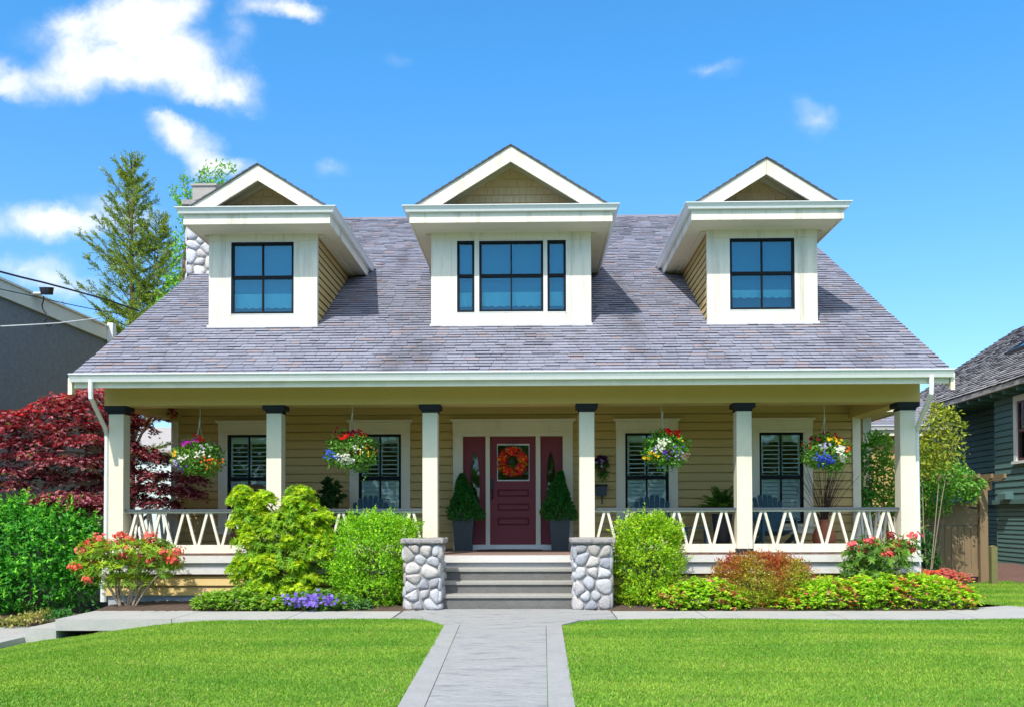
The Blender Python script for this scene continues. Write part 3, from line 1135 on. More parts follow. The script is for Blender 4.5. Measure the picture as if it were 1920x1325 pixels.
dx0, dx1 = mu[0][1] + .004, mu[1][0] - .004
gx0, gx1, gz0, gz1 = opening(932, 992.5, 831, 901)
yd = YWALL + .02
m = MB()
m.box(dx0, gx0, yd, yd + .045, ZTH, z1 - .004)
m.box(gx1, dx1, yd, yd + .045, ZTH, z1 - .004)
m.box(gx0, gx1, yd + .0, yd + .045, gz1, z1 - .004)
pans = []
for (a, b) in ((916, 931), (942.5, 957.5), (969, 985)):
    p = opening(930, 994.5, a, b)
    pans.append(p)
pans.sort(key=lambda p: p[2])
zlo = ZTH
for p in pans + [(gx0, gx1, gz0, gz0)]:
    m.box(gx0, gx1, yd, yd + .045, zlo, p[2] - .0)
    zlo = p[3]
for p in pans:
    m.box(gx0, gx1, yd + .034, yd + .040, p[2], p[3])           # back of the recess
    g_ = .017
    a, b, c, d = gx0 + g_, gx1 - g_, p[2] + g_, p[3] - g_
    m.add([(a, yd + .030, c), (b, yd + .030, c), (b, yd + .030, d), (a, yd + .030, d), (a + .02, yd + .004, c + .02), (b - .02, yd + .004, c + .02), (b - .02, yd + .004, d - .02), (a + .02, yd + .004, d - .02)],
          [(0, 1, 5, 4), (1, 2, 6, 5), (2, 3, 7, 6), (3, 0, 4, 7), (4, 5, 6, 7)])
door = m.build('door', 'door_red', house)
m = MB()
for (a, b, c, d) in ((gx0, gx1, gz1 - .028, gz1), (gx0, gx1, gz0, gz0 + .022), (gx0, gx0 + .012, gz0 + .022, gz1 - .028), (gx1 - .012, gx1, gz0 + .022, gz1 - .028)):
    m.box(a, b, yd - .006, yd + .02, c, d)
m.build('glass_trim', 'gutter_white', door)
m = MB()
m.box(gx0, gx1, yd + .024, yd + .030, gz0, gz1)
m.build('pane', 'glass', door)
m = MB()
hx = gx(923.5, yd)
hz0, hz1 = gz(936, yd), gz(897, yd)
m.box(hx - .028, hx + .028, yd - .014, yd, hz1 - .20, hz1)
m.tube([(hx, yd - .01, hz1 - .21), (hx, yd - .05, hz1 - .25), (hx, yd - .055, hz0 + .08), (hx, yd - .01, hz0 + .02)], .013, 8)
m.tube([(hx, yd - .01, hz1 - .07), (hx, yd - .03, hz1 - .07)], .02, 10)
m.build('handle', 'metal_dark', door)


def sidelight(xa, xb, ovl):
    xc, hw = (ovl[0] + ovl[1]) / 2, (ovl[1] - ovl[0]) / 2
    zc, hh = (ovl[2] + ovl[3]) / 2, (ovl[3] - ovl[2]) / 2
    m = MB()
    za, zb2 = ZTH, z1 - .004
    AN = sorted([2 * math.pi * k / 40 for k in range(40)] + [math.atan2(q - zc, p - xc) % (2 * math.pi) for p in (xa, xb) for q in (ZTH, z1 - .004)])
    n = len(AN)

    def ring(y, s=1.0):
        return [(xc + hw * s * math.cos(AN[k]), y, zc + hh * (1 + (s - 1) * .35) * math.sin(AN[k])) for k in range(n)]

    def outer(y):
        o = []
        for k in range(n):
            c, s = math.cos(AN[k]), math.sin(AN[k])
            tx = ((xb - xc) if c > 0 else (xa - xc)) / c if abs(c) > 1e-6 else 1e9
            tz = ((zb2 - zc) if s > 0 else (za - zc)) / s if abs(s) > 1e-6 else 1e9
            tt = min(abs(tx), abs(tz))
            o.append((xc + c * tt, y, zc + s * tt))
        return o
    b0 = len(m.v)
    m.add(outer(yd) + ring(yd) + ring(yd + .045), [(k, (k + 1) % n, n + (k + 1) % n, n + k) for k in range(n)] + [(n + k, n + (k + 1) % n, 2 * n + (k + 1) % n, 2 * n + k) for k in range(n)])
    r1, r2, r3, r4 = ring(yd - .001, 1.22), ring(yd - .012, 1.17), ring(yd - .012, 1.05), ring(yd + .01, .99)
    m.add(r1 + r2 + r3 + r4, [(j * n + k, j * n + (k + 1) % n, (j + 1) * n + (k + 1) % n, (j + 1) * n + k) for j in range(3) for k in range(n)])
    # moulded rectangle round the oval
    a, b = xa + .06, xb - .06
    for (p, q, c, d) in ((a, b, zb2 - .16, zb2 - .14), (a, b, za + .20, za + .22), (a, a + .018, za + .22, zb2 - .16), (b - .018, b, za + .22, zb2 - .16)):
        m.box(p, q, yd - .012, yd + .001, c, d)
    sl = m.build('sidelight', 'door_red', house)
    p = MB()
    p.box(xc - hw, xc + hw, yd + .02, yd + .026, zc - hh, zc + hh)
    p.build('pane', 'glass', sl)


sidelight(x0 + .004, mu[0][0] - .003, opening(882, 899, 848, 968))
sidelight(mu[1][1] + .003, x1 - .004, opening(1025.5, 1041, 848, 968))

# --- deck, skirt and foundation
YDF = -0.15
dx0_, dx1_ = gx(193, YDF, 1045), gx(1729, YDF, 1045)
m = MB()
n = 20
yb2 = YWALL
for k in range(n):
    a = YDF + .05 + (yb2 - YDF - .05) * k / n
    m.box(dx0_, dx1_, a, a + (yb2 - YDF - .05) / n - .004, ZD - .03, ZD)
deck = m.build('porch_deck', 'deck_wood', house)
m = MB()
zf1 = gz(1053.5, YDF, 960)
m.box(dx0_ - .01, dx1_ + .01, YDF, YDF + .047, zf1, ZD + .002)
m.build('deck_edge', 'deck_edge', deck)
m = MB()
z2 = gz(1066, YDF + .05, 960)
m.box(dx0_ + .02, dx1_ - .02, YDF + .06, YDF + .10, z2, ZD - .035)
m.build('deck_joist', 'deck_grey', deck)
m = MB()
stx = (gx(826, -0.2, 1100), gx(1079, -0.2, 1100))
for (a, b) in ((dx0_ + .01, stx[0]), (stx[1], dx1_ - .01)):
    m.box(a, b, YDF + .02, YDF + .10, z2 - .075, z2)
m.build('skirt_board', 'deck_edge', deck)
m = MB()
ztop, zlap = z2 - .077, gz(1116, YDF, 400)
for (a, b) in ((dx0_ + .02, stx[0]), (stx[1], dx1_ - .02)):
    lap(m, (a, YDF + .10, 0), (1, 0, 0), b - a, zlap, ztop, (0, -1, 0), exp=0.165, out=.05)
for s, X in ((-1, dx0_ + .02), (1, dx1_ - .02)):
    lap(m, (X, YDF + .1 if s > 0 else YWALL, 0), (0, s, 0), YWALL - YDF - .1, zlap, ztop, (s, 0, 0), exp=0.165)
m.build('porch_skirt', 'siding_tan', house)
m = MB()
m.box(dx0_ + .04, dx1_ - .04, YDF + .11, YDF + .3, -.4, zlap + .02)
m.box(XWL + .05, XWR - .05, YWALL, YWALL + .2, -.4, ZD)
m.box(dx0_ + .04, dx0_ + .2, YDF + .3, YWALL, -.4, zlap + .02)
m.box(dx1_ - .2, dx1_ - .04, YDF + .3, YWALL, -.4, zlap + .02)
m.build('foundation', 'foundation', house)

# --- railings
YRL = 0.125
ZRT = gz(952.5, YRL, 960)
ZRB0, ZRB1 = gz(1035, YRL, 960), gz(1019.5, YRL, 960)


def railing(p, q, n):
    p, q = np.array((*p, 0.0)), np.array((*q, 0.0))
    d = q - p
    L = np.linalg.norm(d)
    d /= L
    s = np.array((-d[1], d[0], 0))
    up = np.array((0, 0, 1.0))
    zc1 = ZRT - .062
    m = MB()
    m.bar(p + up * (ZRB0 + ZRB1) / 2, q + up * (ZRB0 + ZRB1) / 2, .05, ZRB1 - ZRB0)
    r = m.build('porch_railing', 'trim_weathered', house)
    m = MB()
    m.bar(p + up * (ZRT - .045), q + up * (ZRT - .045), .06, .034)
    m.build('sub_rail', 'cream_paint', r)
    m = MB()
    m.bar(p + up * (ZRT - .012), q + up * (ZRT - .012), .13, .030)
    m.build('hand_rail', 'rail_cap', r)
    m = MB()
    h0, h1 = ZRB1, ZRT - .062
    w = L / n
    for i in range(n):
        c = (i + .5) * w
        for sg in (-1, 1):
            a0 = p + d * (c + sg * .030)
            b0 = p + d * (c + sg * (w / 2 - .028))
            hw = d * .0215
            t = s * .02
            poly = [a0 - hw + up * h1 - t, a0 + hw + up * h1 - t, b0 + hw + up * h0 - t, b0 - hw + up * h0 - t]
            m.prism(poly, t * 2)
    m.build('lattice', 'trim_weathered', r)


h = CW / 2
for i in (0, 1, 3, 4):
    railing((col_x[i] + h + .002, YRL), (col_x[i + 1] - h - .002, YRL), 6)
railing((col_x[0], CW + .002), (col_x[0], YWALL - .05), 5)
railing((col_x[5], CW + .002), (col_x[5], YWALL + .9), 7)

# --- dormers
def dormer(glx, grx, flx, frx, gy, pk, windows):
    """gutter corners, face edges, gutter y, peak and windows are photo pixels"""
    zg = gz(gy, 0.39, (glx + grx) / 2)
    yg, yf = 0.39, 1.11
    gl, gr = gx(glx, yg, 386), gx(grx, yg, 380)
    fl, fr = gx(flx, yf, 560), gx(frx, yf, 560)
    ins = 0.115
    zs = zg - .262
    zbase = float(roof_z(yf)) - 0.0
    # face boards with their openings
    ops = [(float(at(a, d, yf)[0]), float(at(b, c, yf)[0]), float(at(a, d, yf)[2]), float(at(b, c, yf)[2]), k) for (a, b, c, d, k) in windows]
    wx0, wx1 = min(o[0] for o in ops), max(o[1] for o in ops)
    wz0, wz1 = min(o[2] for o in ops), max(o[3] for o in ops)
    fd = 0.10
    m = MB()
    e = .0025
    m.box(fl, fr, yf, yf + fd, wz1 + .012, zs + .01)
    m.box(fl, wx0 - .10, yf, yf + fd, zbase + .03, wz1 + .012 - e)
    m.box(wx0 - .10 + e, wx0, yf, yf + fd, zbase + .03, wz1 + .012 - e)
    m.box(wx1 + .10, fr, yf, yf + fd, zbase + .03, wz1 + .012 - e)
    m.box(wx1, wx1 + .10 - e, yf, yf + fd, zbase + .03, wz1 + .012 - e)
    m.box(wx0 + e, wx1 - e, yf, yf + fd, zbase + .03, wz0 - .004)
    oo = sorted(ops)
    for a, b in zip(oo, oo[1:]):
        m.box(a[1] + e, b[0] - e, yf, yf + fd, wz0 - .002, wz1 + .010)
    dm = m.build('dormer', 'trim_weathered', house)
    # cheeks
    for s, X in ((-1, fl + .012), (1, fr - .012)):
        m = MB()
        yend = lambda z: max(0.0, (z - ZE) / SL + YE - yf + .15)
        if s > 0:
            lap(m, (X, yf + .10, 0), (0, 1, 0), 9, zbase, zs, (1, 0, 0), exp=.135, ends=lambda z: (0, max(0, yend(z) - .1)))
        else:
            lap(m, (X, yf + .10, 0), (0, 1, 0), 9, zbase, zs, (-1, 0, 0), exp=.135, ends=lambda z: (0, max(0, yend(z) - .1)))
        m.build('dormer_cheek', 'siding_tan', dm)
    m = MB()
    m.box(fl - .02, fr + .02, yf - .05, yf + .02, zbase - .035, zbase + .028)
    m.build('flashing', 'deck_edge', dm)
    # soffit, fascia, gutter
    yin = yg + ins
    yback = (zs - ZE) / SL + YE
    m = MB()
    for k in range(9):
        a = yin + .03 + k * .42
        b = min(a + .415, yback + .1)
        if b <= a:
            break
        m.box(gl + ins + .03, gr - ins - .03, a, b, zs, zs + .02)
    for s, X in ((-1, fl), (1, fr)):
        m.box(X, X + s * .10, yf + .05, yback + .05, zs - .03, zs - .001)
    m.build('soffit', 'soffit_tan', dm)
    m = MB()
    yb = (zg - ZE) / SL + YE
    for (p, q) in (((gl + ins, yb + .1), (gl + ins, yin)),):
        pass
    m.sweep([(gl + ins, yb + .1), (gl + ins, yin), (gr - ins, yin), (gr - ins, yb + .1)], [(0, zs - .012), (0, zg - .01), (-.028, zg - .01), (-.028, zs - .012)])
    m.build('fascia', 'trim_weathered', dm)
    m = MB()
    gp = [(0, -.10), (.06, -.10), (.072, -.065), (.092, -.03), (.115, -.012), (.115, 0), (.10, 0), (.094, -.02), (0, -.02)]
    m.sweep([(gl + ins, yb + .02), (gl + ins, yin), (gr - ins, yin), (gr - ins, yb + .02)], [(o + .002, zg + z) for (o, z) in gp])
    m.build('gutter', 'gutter_white', dm)
    # gable roof
    yfr = yg + .16
    P = at(pk[0], pk[1], yfr)
    xc = (gl + gr) / 2
    zp = float(P[2])
    ex = (gr - gl) / 2 - ins
    ze_ = zg - .005
    sl = (zp - ze_) / ex
    yend = (zp - ZE) / SL + YE + .1
    th = .05
    m = MB()
    poly = [(xc - ex, yfr, ze_ - .03), (xc - ex, yfr, ze_), (xc, yfr, zp), (xc + ex, yfr, ze_), (xc + ex, yfr, ze_ - .03), (xc, yfr, zp - th)]
    m.prism([(x, y + .03, z - .014) for (x, y, z) in poly], (0, yend - yfr - .03, 0))
    rf = m.build('dormer_roof', 'soffit_tan', dm)
    m = MB()
    l2 = math.hypot(1, sl)
    for s in (-1, 1):
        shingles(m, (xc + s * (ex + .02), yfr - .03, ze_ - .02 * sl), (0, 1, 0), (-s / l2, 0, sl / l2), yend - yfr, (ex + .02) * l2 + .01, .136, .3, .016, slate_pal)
    m.col = (.1, .1, .12)
    m.prism([(xc - ex - .02, yfr - .03, ze_ - .02 * sl - .016), (xc - ex - .02, yfr - .03, ze_ - .02 * sl - .001), (xc, yfr - .03, zp + .005), (xc + ex + .02, yfr - .03, ze_ - .02 * sl - .001), (xc + ex + .02, yfr - .03, ze_ - .02 * sl - .016), (xc, yfr - .03, zp - .012)], (0, .06, 0))
    # pent strip between the gutter and the gable
    m.col = (.13, .13, .16)
    m.prism([(gl + ins, yin + .01, zg - .012), (gr - ins, yin + .01, zg - .012), (gr - ins, yin + .74, zg + .03), (gl + ins, yin + .74, zg + .03)], (0, 0, .012))
    m.build('dormer_shingles', 'roof_shingle', dm, cols=True)
    # rake boards
    m = MB()
    vh = .275
    for s in (-1, 1):
        xb = xc + s * (ex - .005)
        zl = zg - .01
        xin = xc + s * (ex - vh / sl)
        poly = [(xc + s * .0015, yfr, zp - .018), (xb, yfr, zl), (xc + s * max(0.02, ex - (vh) / sl), yfr, zl), (xc + s * .0015, yfr, zp - .018 - vh)]
        m.prism(poly, (0, .045, 0))
    m.build('rake_board', 'trim_weathered', dm)
    # gable wall of cut shingles with soffit trim
    m = MB()
    yw = yfr + .64
    zz, k = zg + .0, 0
    while zz < zp - .1:
        x_ = -ex + random.random() * .1
        while x_ < ex:
            w = random.uniform(.09, .2)
            lim = (zp - .05 - (zz + .07)) / sl
            a, b = max(x_, -lim), min(x_ + w - .014, lim)
            if b - a > .02:
                o = random.uniform(.008, .02)
                m.add([(xc + a, yw - .016 - o, zz), (xc + b, yw - .016 - o, zz), (xc + b, yw - .003, zz + .132), (xc + a, yw - .003, zz + .132), (xc + a, yw, zz), (xc + b, yw, zz)],
                      [(0, 1, 2, 3), (4, 5, 1, 0), (4, 0, 3), (5, 2, 1)])
            x_ += w
        zz += .145
    m.prism([(xc - ex, yw, zg - .03), (xc + ex, yw, zg - .03), (xc, yw, zp - .05)], (0, .05, 0))
    m.build('gable_shingles', 'shingle_tan', dm)
    m = MB()
    for s in (-1, 1):
        poly = [(xc + s * .002, yw - .05, zp - .06), (xc + s * (ex - .05), yw - .05, zg + .02), (xc + s * (ex - .05 - .11 / sl), yw - .05, zg + .02), (xc + s * .002, yw - .05, zp - .17)]
        m.prism(poly, (0, .03, 0))
    m.build('gable_trim', 'soffit_tan', dm)
    # windows
    for (a, b, c, d, kind) in ops:
        m = MB()
        f = .042
        y0 = yf + .015
        for q in ((a, a + f, c, d), (b - f, b, c, d), (a + f, b - f, d - f, d), (a + f, b - f, c, c + f)):
            m.box(q[0], q[1], y0, y0 + .06, q[2], q[3])
        zm = c + (d - c) * .513
        m.box(a + f, b - f, y0 - .003, y0 + .06, zm - .03, zm + .025)
        if kind == 'wide':
            m.box((a + b) / 2 - .013, (a + b) / 2 + .013, y0 + .004, y0 + .055, c + f, d - f)
        wf = m.build('dormer_window', 'black_sash', dm)
        m = MB()
        for q in ((a - .012, a, c - .012, d + .012), (b, b + .012, c - .012, d + .012), (a, b, d, d + .012), (a, b, c - .012, c)):
            m.box(q[0] + .0005, q[1] - .0005, y0 - .022, y0 + .02, q[2] + .0005, q[3] - .0005)
        m.build('window_frame', 'gutter_white', dm)
        m = MB()
        m.box(a + f, b - f, y0 + .03, y0 + .036, c + f, d - f)
        m.build('window_pane', 'glass_coated', dm)
        m = MB()
        m.box(a, b, y0 + .14, y0 + .15, c + (d - c) * .30, d)
        m.build('window_shade', 'curtain_teal', dm)
        m = MB()
        n = 28
        vs = []
        zt_, zb_ = c + (d - c) * .30, c + (d - c) * (.18 if glx > 1200 else .09)
        for k in range(n + 1):
            x = a + (b - a) * k / n
            vs += [(x, y0 + .12 + .008 * math.sin(k * 1.9), zb_ + .02 * abs(math.sin(k * .9))), (x, y0 + .12 + .004 * math.sin(k * 1.9), zt_)]
        m.add(vs, [(2 * k, 2 * k + 2, 2 * k + 3, 2 * k + 1) for k in range(n)])
        m.build('valance', 'curtain_pale', dm)
        m = MB()
        m.box(a, b, y0 + .2, y0 + .21, c, c + (d - c) * .3)
        m.build('curtain', 'curtain_grey', dm)


dormer(326.5, 628.5, 391.5, 594.5, 386.2, (483, 307), [(433, 551, 453.5, 589, 'wide')])
dormer(753.5, 1162, 808.5, 1108.5, 382.6, (957, 271.5), [(857, 889.5, 451.5, 586, 'slim'), (898.5, 1018.5, 451, 585, 'wide'), (1026.5, 1061, 450, 584.5, 'slim')])
dormer(1286, 1599, 1326.5, 1533, 377.2, (1438, 295), [(1369, 1489.5, 446, 581, 'wide')])

# --- chimney
pc = on_roof(347, 515)
cx0, cyf = float(pc[0]), float(pc[1])
cwid, cdep = 1.12, 0.9
zc0, zc1 = float(pc[2]) - .3, gz(385, cyf, 360)
m = MB()
m.box(cx0 + .03, cx0 + cwid - .03, cyf + .04, cyf + cdep, zc0 - .3, zc1)
chim = m.build('chimney', 'mortar', house)
m = MB()
voronoi_stones(m, (cx0, cyf + .04, zc0), (1, 0, 0), (0, 0, 1), (0, -1, 0), cwid, zc1 - zc0, 5, 7, 5, .05, .42, .56)
voronoi_stones(m, (cx0 + .03, cyf + cdep, zc0), (0, -1, 0), (0, 0, 1), (-1, 0, 0), cdep, zc1 - zc0, 4, 7, 6, .05, .42, .56)
m.build('stonework', 'river_rock', chim, smooth=True, cols=True)
m = MB()
m.box(cx0 - .06, cx0 + cwid + .06, cyf - .06, cyf + cdep + .06, zc1, zc1 + .10)
m.build('chimney_cap', 'cap_slate', chim)
m = MB()
xa, xb_ = gx(362.5, cyf + .2, 360), gx(362.5, cyf + .2, 360) + .5
m.box(xa, xb_, cyf + .15, cyf + .65, zc1 + .10, gz(349, cyf + .15, 380))
m.box(xa - .03, xb_ + .03, cyf + .12, cyf + .68, gz(349, cyf + .15, 380), gz(345, cyf + .15, 380))
m.build('chimney_flue', 'clay_flue', chim)

# --- side bay behind the right end of the porch
YB = 4.6
bxr = gx(1631, YB, 850)
zsf = gz(775, YB, 1640)
m = MB()
lap(m, (XWR - .05, YB, 0), (1, 0, 0), bxr - XWR + .05, 0, zsf, (0, -1, 0), exp=.162)
lap(m, (bxr, YB, 0), (0, 1, 0), 3.4, 0, zsf, (1, 0, 0), exp=.162)
bay = m.build('side_bay', 'siding_tan', house)
m = MB()
m.box(bxr - .16, bxr + .02, YB - .045, YB + .14, 0, zsf)
m.build('corner_board', 'cream_paint', bay)
m = MB()
m.prism([(XWR - .1, YB - .55, zsf), (bxr + .55, YB - .55, zsf), (bxr + .55, YB + 3.8, zsf), (XWR - .1, YB + 3.8, zsf)], (0, 0, .03))
m.build('soffit', 'soffit_tan', bay)
m = MB()
m.prism([(XWR - .1, YB - .58, zsf - .02), (bxr + .58, YB - .58, zsf - .02), (bxr + .58, YB - .58, zsf + .24), (XWR - .1, YB - .58, zsf + .24)], (0, .03, 0))
m.prism([(bxr + .551, YB - .55, zsf - .02), (bxr + .551, YB + 3.8, zsf - .02), (bxr + .551, YB + 3.8, zsf + .24), (bxr + .551, YB - .55, zsf + .24)], (.03, 0, 0))
m.prism([(XWR - .1, YB - .55, zsf + .241), (bxr + .58, YB - .55, zsf + .241), (bxr + .58, YB + 3.8, zsf + .241), (XWR - .1, YB + 3.8, zsf + .241)], (0, 0, .03))
m.build('fascia', 'cream_paint', bay)

# ------------------------------------------------------------------ steps and stone piers
steps = thing('front_steps', 'grey stone steps rising between two river rock piers to the porch', 'steps', ((stx[0] + stx[1]) / 2, -.6, 0))
NOSE = [(1064.5, -.43), (1089, -.70), (1114, -.97)]
zs_ = [gz(y, Y, 960) for (y, Y) in NOSE]
prev = YDF + .06
for k, ((py, yn), z) in enumerate(zip(NOSE, zs_)):
    m = MB()
    zl = zs_[k + 1] if k < 2 else 0.0
    m.box(stx[0], stx[1], yn + .035, prev + .0, -.05, z - .062)
    st = m.build('step', 'step_stone', steps)
    m = MB()
    zt = z
    prof = [(yn, zt - .05), (yn, zt - .012), (yn + .012, zt), (prev - .002, zt), (prev - .002, zt - .06), (yn + .012, zt - .06)]
    m.prism([(stx[0] - .0, y, zz) for (y, zz) in prof], (stx[1] - stx[0], 0, 0))
    m.build('tread', 'tread_stone', st)
    prev = yn + .03


def pier(name, label, px0, px1, seed):
    yf, dp = -1.15, 0.60
    x0, x1 = gx(px0, yf, 1080), gx(px1, yf, 1080)
    zt = gz(1018, yf, 960)
    t = thing(name, label, 'stone pier', ((x0 + x1) / 2, yf + dp / 2, 0), 'stone piers beside the front steps')
    m = MB()
    m.box(x0 + .035, x1 - .035, yf + .035, yf + dp, -.1, zt)
    m.build('pier_core', 'mortar', t)
    m = MB()
    voronoi_stones(m, (x0 + .01, yf + .037, -.02), (1, 0, 0), (0, 0, 1), (0, -1, 0), x1 - x0 - .02, zt + .01, 3, 5, seed, .055)
    voronoi_stones(m, (x1 - .037, yf + .0, -.02), (0, 1, 0), (0, 0, 1), (1, 0, 0), dp, zt + .01, 3, 5, seed + 1, .055)
    voronoi_stones(m, (x0 + .037, yf + dp, -.02), (0, -1, 0), (0, 0, 1), (-1, 0, 0), dp, zt + .01, 3, 5, seed + 2, .055)
    m.build('stonework', 'river_rock', t, smooth=True, cols=True)
    m = MB()
    n = 14
    rs = np.random.default_rng(seed)
    o = []
    for k in range(4 * n):
        s, f = divmod(k, n)
        f = f / n
        a = [(x0 - .04 + (x1 - x0 + .08) * f, yf - .04), (x1 + .04, yf - .04 + (dp + .08) * f), (x1 + .04 - (x1 - x0 + .08) * f, yf + dp + .04), (x0 - .04, yf + dp + .04 - (dp + .08) * f)][s]
        o.append((a[0] + rs.uniform(-.012, .012), a[1] + rs.uniform(-.014, .014)))
    N = len(o)
    cxm, cym = (x0 + x1) / 2, yf + dp / 2
    lay = [(0.95, zt + .0), (1.0, zt + .02), (1.0, zt + .062), (.97, zt + .078)]
    vs = [(cxm + (p[0] - cxm) * s, cym + (p[1] - cym) * s, z + rs.uniform(-.006, .006)) for (s, z) in lay for p in o]
    fs = [(j * N + k, j * N + (k + 1) % N, (j + 1) * N + (k + 1) % N, (j + 1) * N + k) for j in range(3) for k in range(N)]
    fs += [tuple(range(N - 1, -1, -1)), tuple(range(3 * N, 4 * N))]
    m.add(vs, fs)
    m.build('pier_cap', 'cap_slate', t)


pier('stone_pier', 'squat river rock pier with slate cap, left of the front steps', 755.5, 826.5, 21)
pier('stone_pier', 'squat river rock pier with slate cap, right of the front steps', 1076, 1149, 41)
# ------------------------------------------------------------------ neighbouring buildings
XN = -10.5
yn0, yn1 = -3.0, 7.4
zn = gz(557, 2.8, 0) if False else float(at(0, 557, CAM[1] + XN / (ray(0, 557)[0] / ray(0, 557)[1]))[2])
zt = float(at(0, 527, CAM[1] + XN / (ray(0, 527)[0] / ray(0, 527)[1]))[2])
yn1 = float(CAM[1] + XN / (ray(207, 600)[0] / ray(207, 600)[1]))
nb = thing('stucco_building', 'dark blue grey stucco building with a pale band along its flat roof', 'building', (XN - 4, 2, 0))
m = MB()
m.box(XN - 9, XN, yn0, yn1, -.5, zn + .1)
m.build('wall', 'stucco_blue', nb)
m = MB()
m.box(XN - 9.06, XN + .06, yn0 - .06, yn1 + .06, zn, zt)
m.build('roof_fascia', 'fascia_pale', nb)
m = MB()
m.box(XN - 9.1, XN + .10, yn0 - .1, yn1 + .1, zt + .001, zt + .04)
m.build('roof_flashing', 'gutter_white', nb)
m = MB()
m.box(XN + .065, XN + .2, yn1 - .3, yn1 - .12, zn - .05, zt + .1)
m.build('vent_box', 'gutter_white', nb)
# lamp on the fascia with its dangling lead
yl = float(CAM[1] + (XN + .1) / (ray(66, 552)[0] / ray(66, 552)[1]))
pl = at(66, 553, yl)
lp = thing('flood_lamp', 'small dark flood lamp on a white arm at the roof edge of the stucco building', 'lamp', tuple(pl))
m = MB()
m.tube([pl + np.array((-.05, -.1, -.0)), pl + np.array((.12, .02, 0.03))], .035, 8)
m.build('arm', 'gutter_white', lp)
m = MB()
q = pl + np.array((.2, .06, .06))
m.prism([q + np.array(v) for v in ((-.07, -.08, -.06), (.08, -.08, -.06), (.11, -.1, .09), (-.1, -.1, .09))], (.02, .16, .03))
m.build('lamp_head', 'metal_dark', lp)
m = MB()
pts = [at(x, y, yl + .1) for (x, y) in ((82, 556), (82, 562), (79, 572), (80, 580), (86, 588), (87, 598), (84, 604), (88, 611), (94, 612), (96, 607))]
m.tube(pts, .014, 6)
m.build('lead', 'cable_black', lp)


def cable(name, label, pts, r, m_):
    m = MB()
    P = [np.array(at(*p)) for p in pts]
    out = []
    for i in range(len(P) - 1):
        for k in range(6):
            out.append(P[i] + (P[i + 1] - P[i]) * k / 6)
    out.append(P[-1])
    m.tube(out, r, 6)
    return tag(m.build(name, m_), label, 'cable', 'overhead cables')


cable('overhead_cable', 'thick black cable sagging from the stucco building towards the conifer', [(-60, 496, 1.8), (0, 509.5, 2.3), (40, 520, 2.9), (80, 529.5, 3.5), (120, 540, 4.3), (160, 551, 5.2), (200, 562, 6.2), (260, 583, 7.6)], .022, 'cable_black')
cable('overhead_cable', 'thin black wire running just above the pale roof band', [(-60, 531, 1.8), (0, 542, 2.3), (50, 553, 3.1), (90, 562, 3.8), (140, 573, 4.8), (190, 583, 6.0), (230, 590, 7.0)], .010, 'cable_black')
cable('overhead_cable', 'white wire crossing in front of the dark stucco wall', [(-60, 614, 1.4), (0, 612, 1.8), (60, 609, 2.3), (110, 606, 2.9), (160, 600, 3.6), (182, 597.5, 4.0)], .013, 'cable_white')

# far house seen between the maple and the porch wall
fh = thing('far_house', 'distant grey blue house with pale roof behind the red maple', 'house', (-17, 27, 0))
Yf = 24.0
za, zb_ = gz(842, Yf, 300), gz(800, Yf + 4, 300)
m = MB()
m.box(-22, -11.5, Yf + .4, Yf + 8, -.4, za + .1)
m.build('wall', 'fascia_pale', fh)
m = MB()
m.prism([(-22.4, Yf, za), (-22.4, Yf + 4.2, zb_), (-22.4, Yf + 8.4, za), (-22.4, Yf + 8.4, za - .12), (-22.4, Yf + 4.2, zb_ - .12), (-22.4, Yf, za - .12)], (11.3, 0, 0))
m.build('roof', 'clay_flue', fh)

# garage behind the side bay
gg = thing('garage', 'low tan garage with white gutter seen past the right end of the porch', 'garage', (10.4, 12, 0))
Yg_ = 10.0
zg_ = gz(797, Yg_, 1660)
m = MB()
m.box(gx(1600, Yg_), gx(1752, Yg_), Yg_ + .35, Yg_ + 5, -.4, zg_ - .05)
m.build('wall', 'siding_tan', gg)
m = MB()
m.box(gx(1600, Yg_) - .2, gx(1752, Yg_) + .2, Yg_ - .02, Yg_ + .03, zg_ - .28, zg_ - .02)
m.build('fascia', 'cream_paint', gg)
m = MB()
m.sweep([(gx(1600, Yg_) - .3, Yg_ - .025), (gx(1752, Yg_) + .3, Yg_ - .025)], [(o, zg_ + z) for (o, z) in GP])
m.build('gutter', 'gutter_white', gg)
m = MB()
m.prism([(gx(1600, Yg_) - .3, Yg_, zg_ - .12), (gx(1600, Yg_) - .3, Yg_, zg_ - .01), (gx(1600, Yg_) - .3, Yg_ + 2.7, zg_ + 1.3), (gx(1600, Yg_) - .3, Yg_ + 5.4, zg_ - .01), (gx(1600, Yg_) - .3, Yg_ + 5.4, zg_ - .12)], (3.0, 0, 0))
rf = m.build('roof', 'soffit_tan', gg)
m = MB()
l_ = math.hypot(2.7, 1.31)
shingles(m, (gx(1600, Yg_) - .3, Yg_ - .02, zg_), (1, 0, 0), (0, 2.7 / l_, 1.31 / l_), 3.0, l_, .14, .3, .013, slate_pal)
m.build('shingles', 'roof_shingle', rf, cols=True)

# green shingled house on the right: its long side recedes from the camera
BA = np.array((12.2, 8.5))
DV = np.array((.052, 1.0)) / math.hypot(.052, 1)
NV = np.array((-DV[1], DV[0]))


def rp(s, off, z):
    """s along the wall away from the camera, off out of the wall towards our house"""
    p = BA + DV * s + NV * off
    return np.array((p[0], p[1], z))


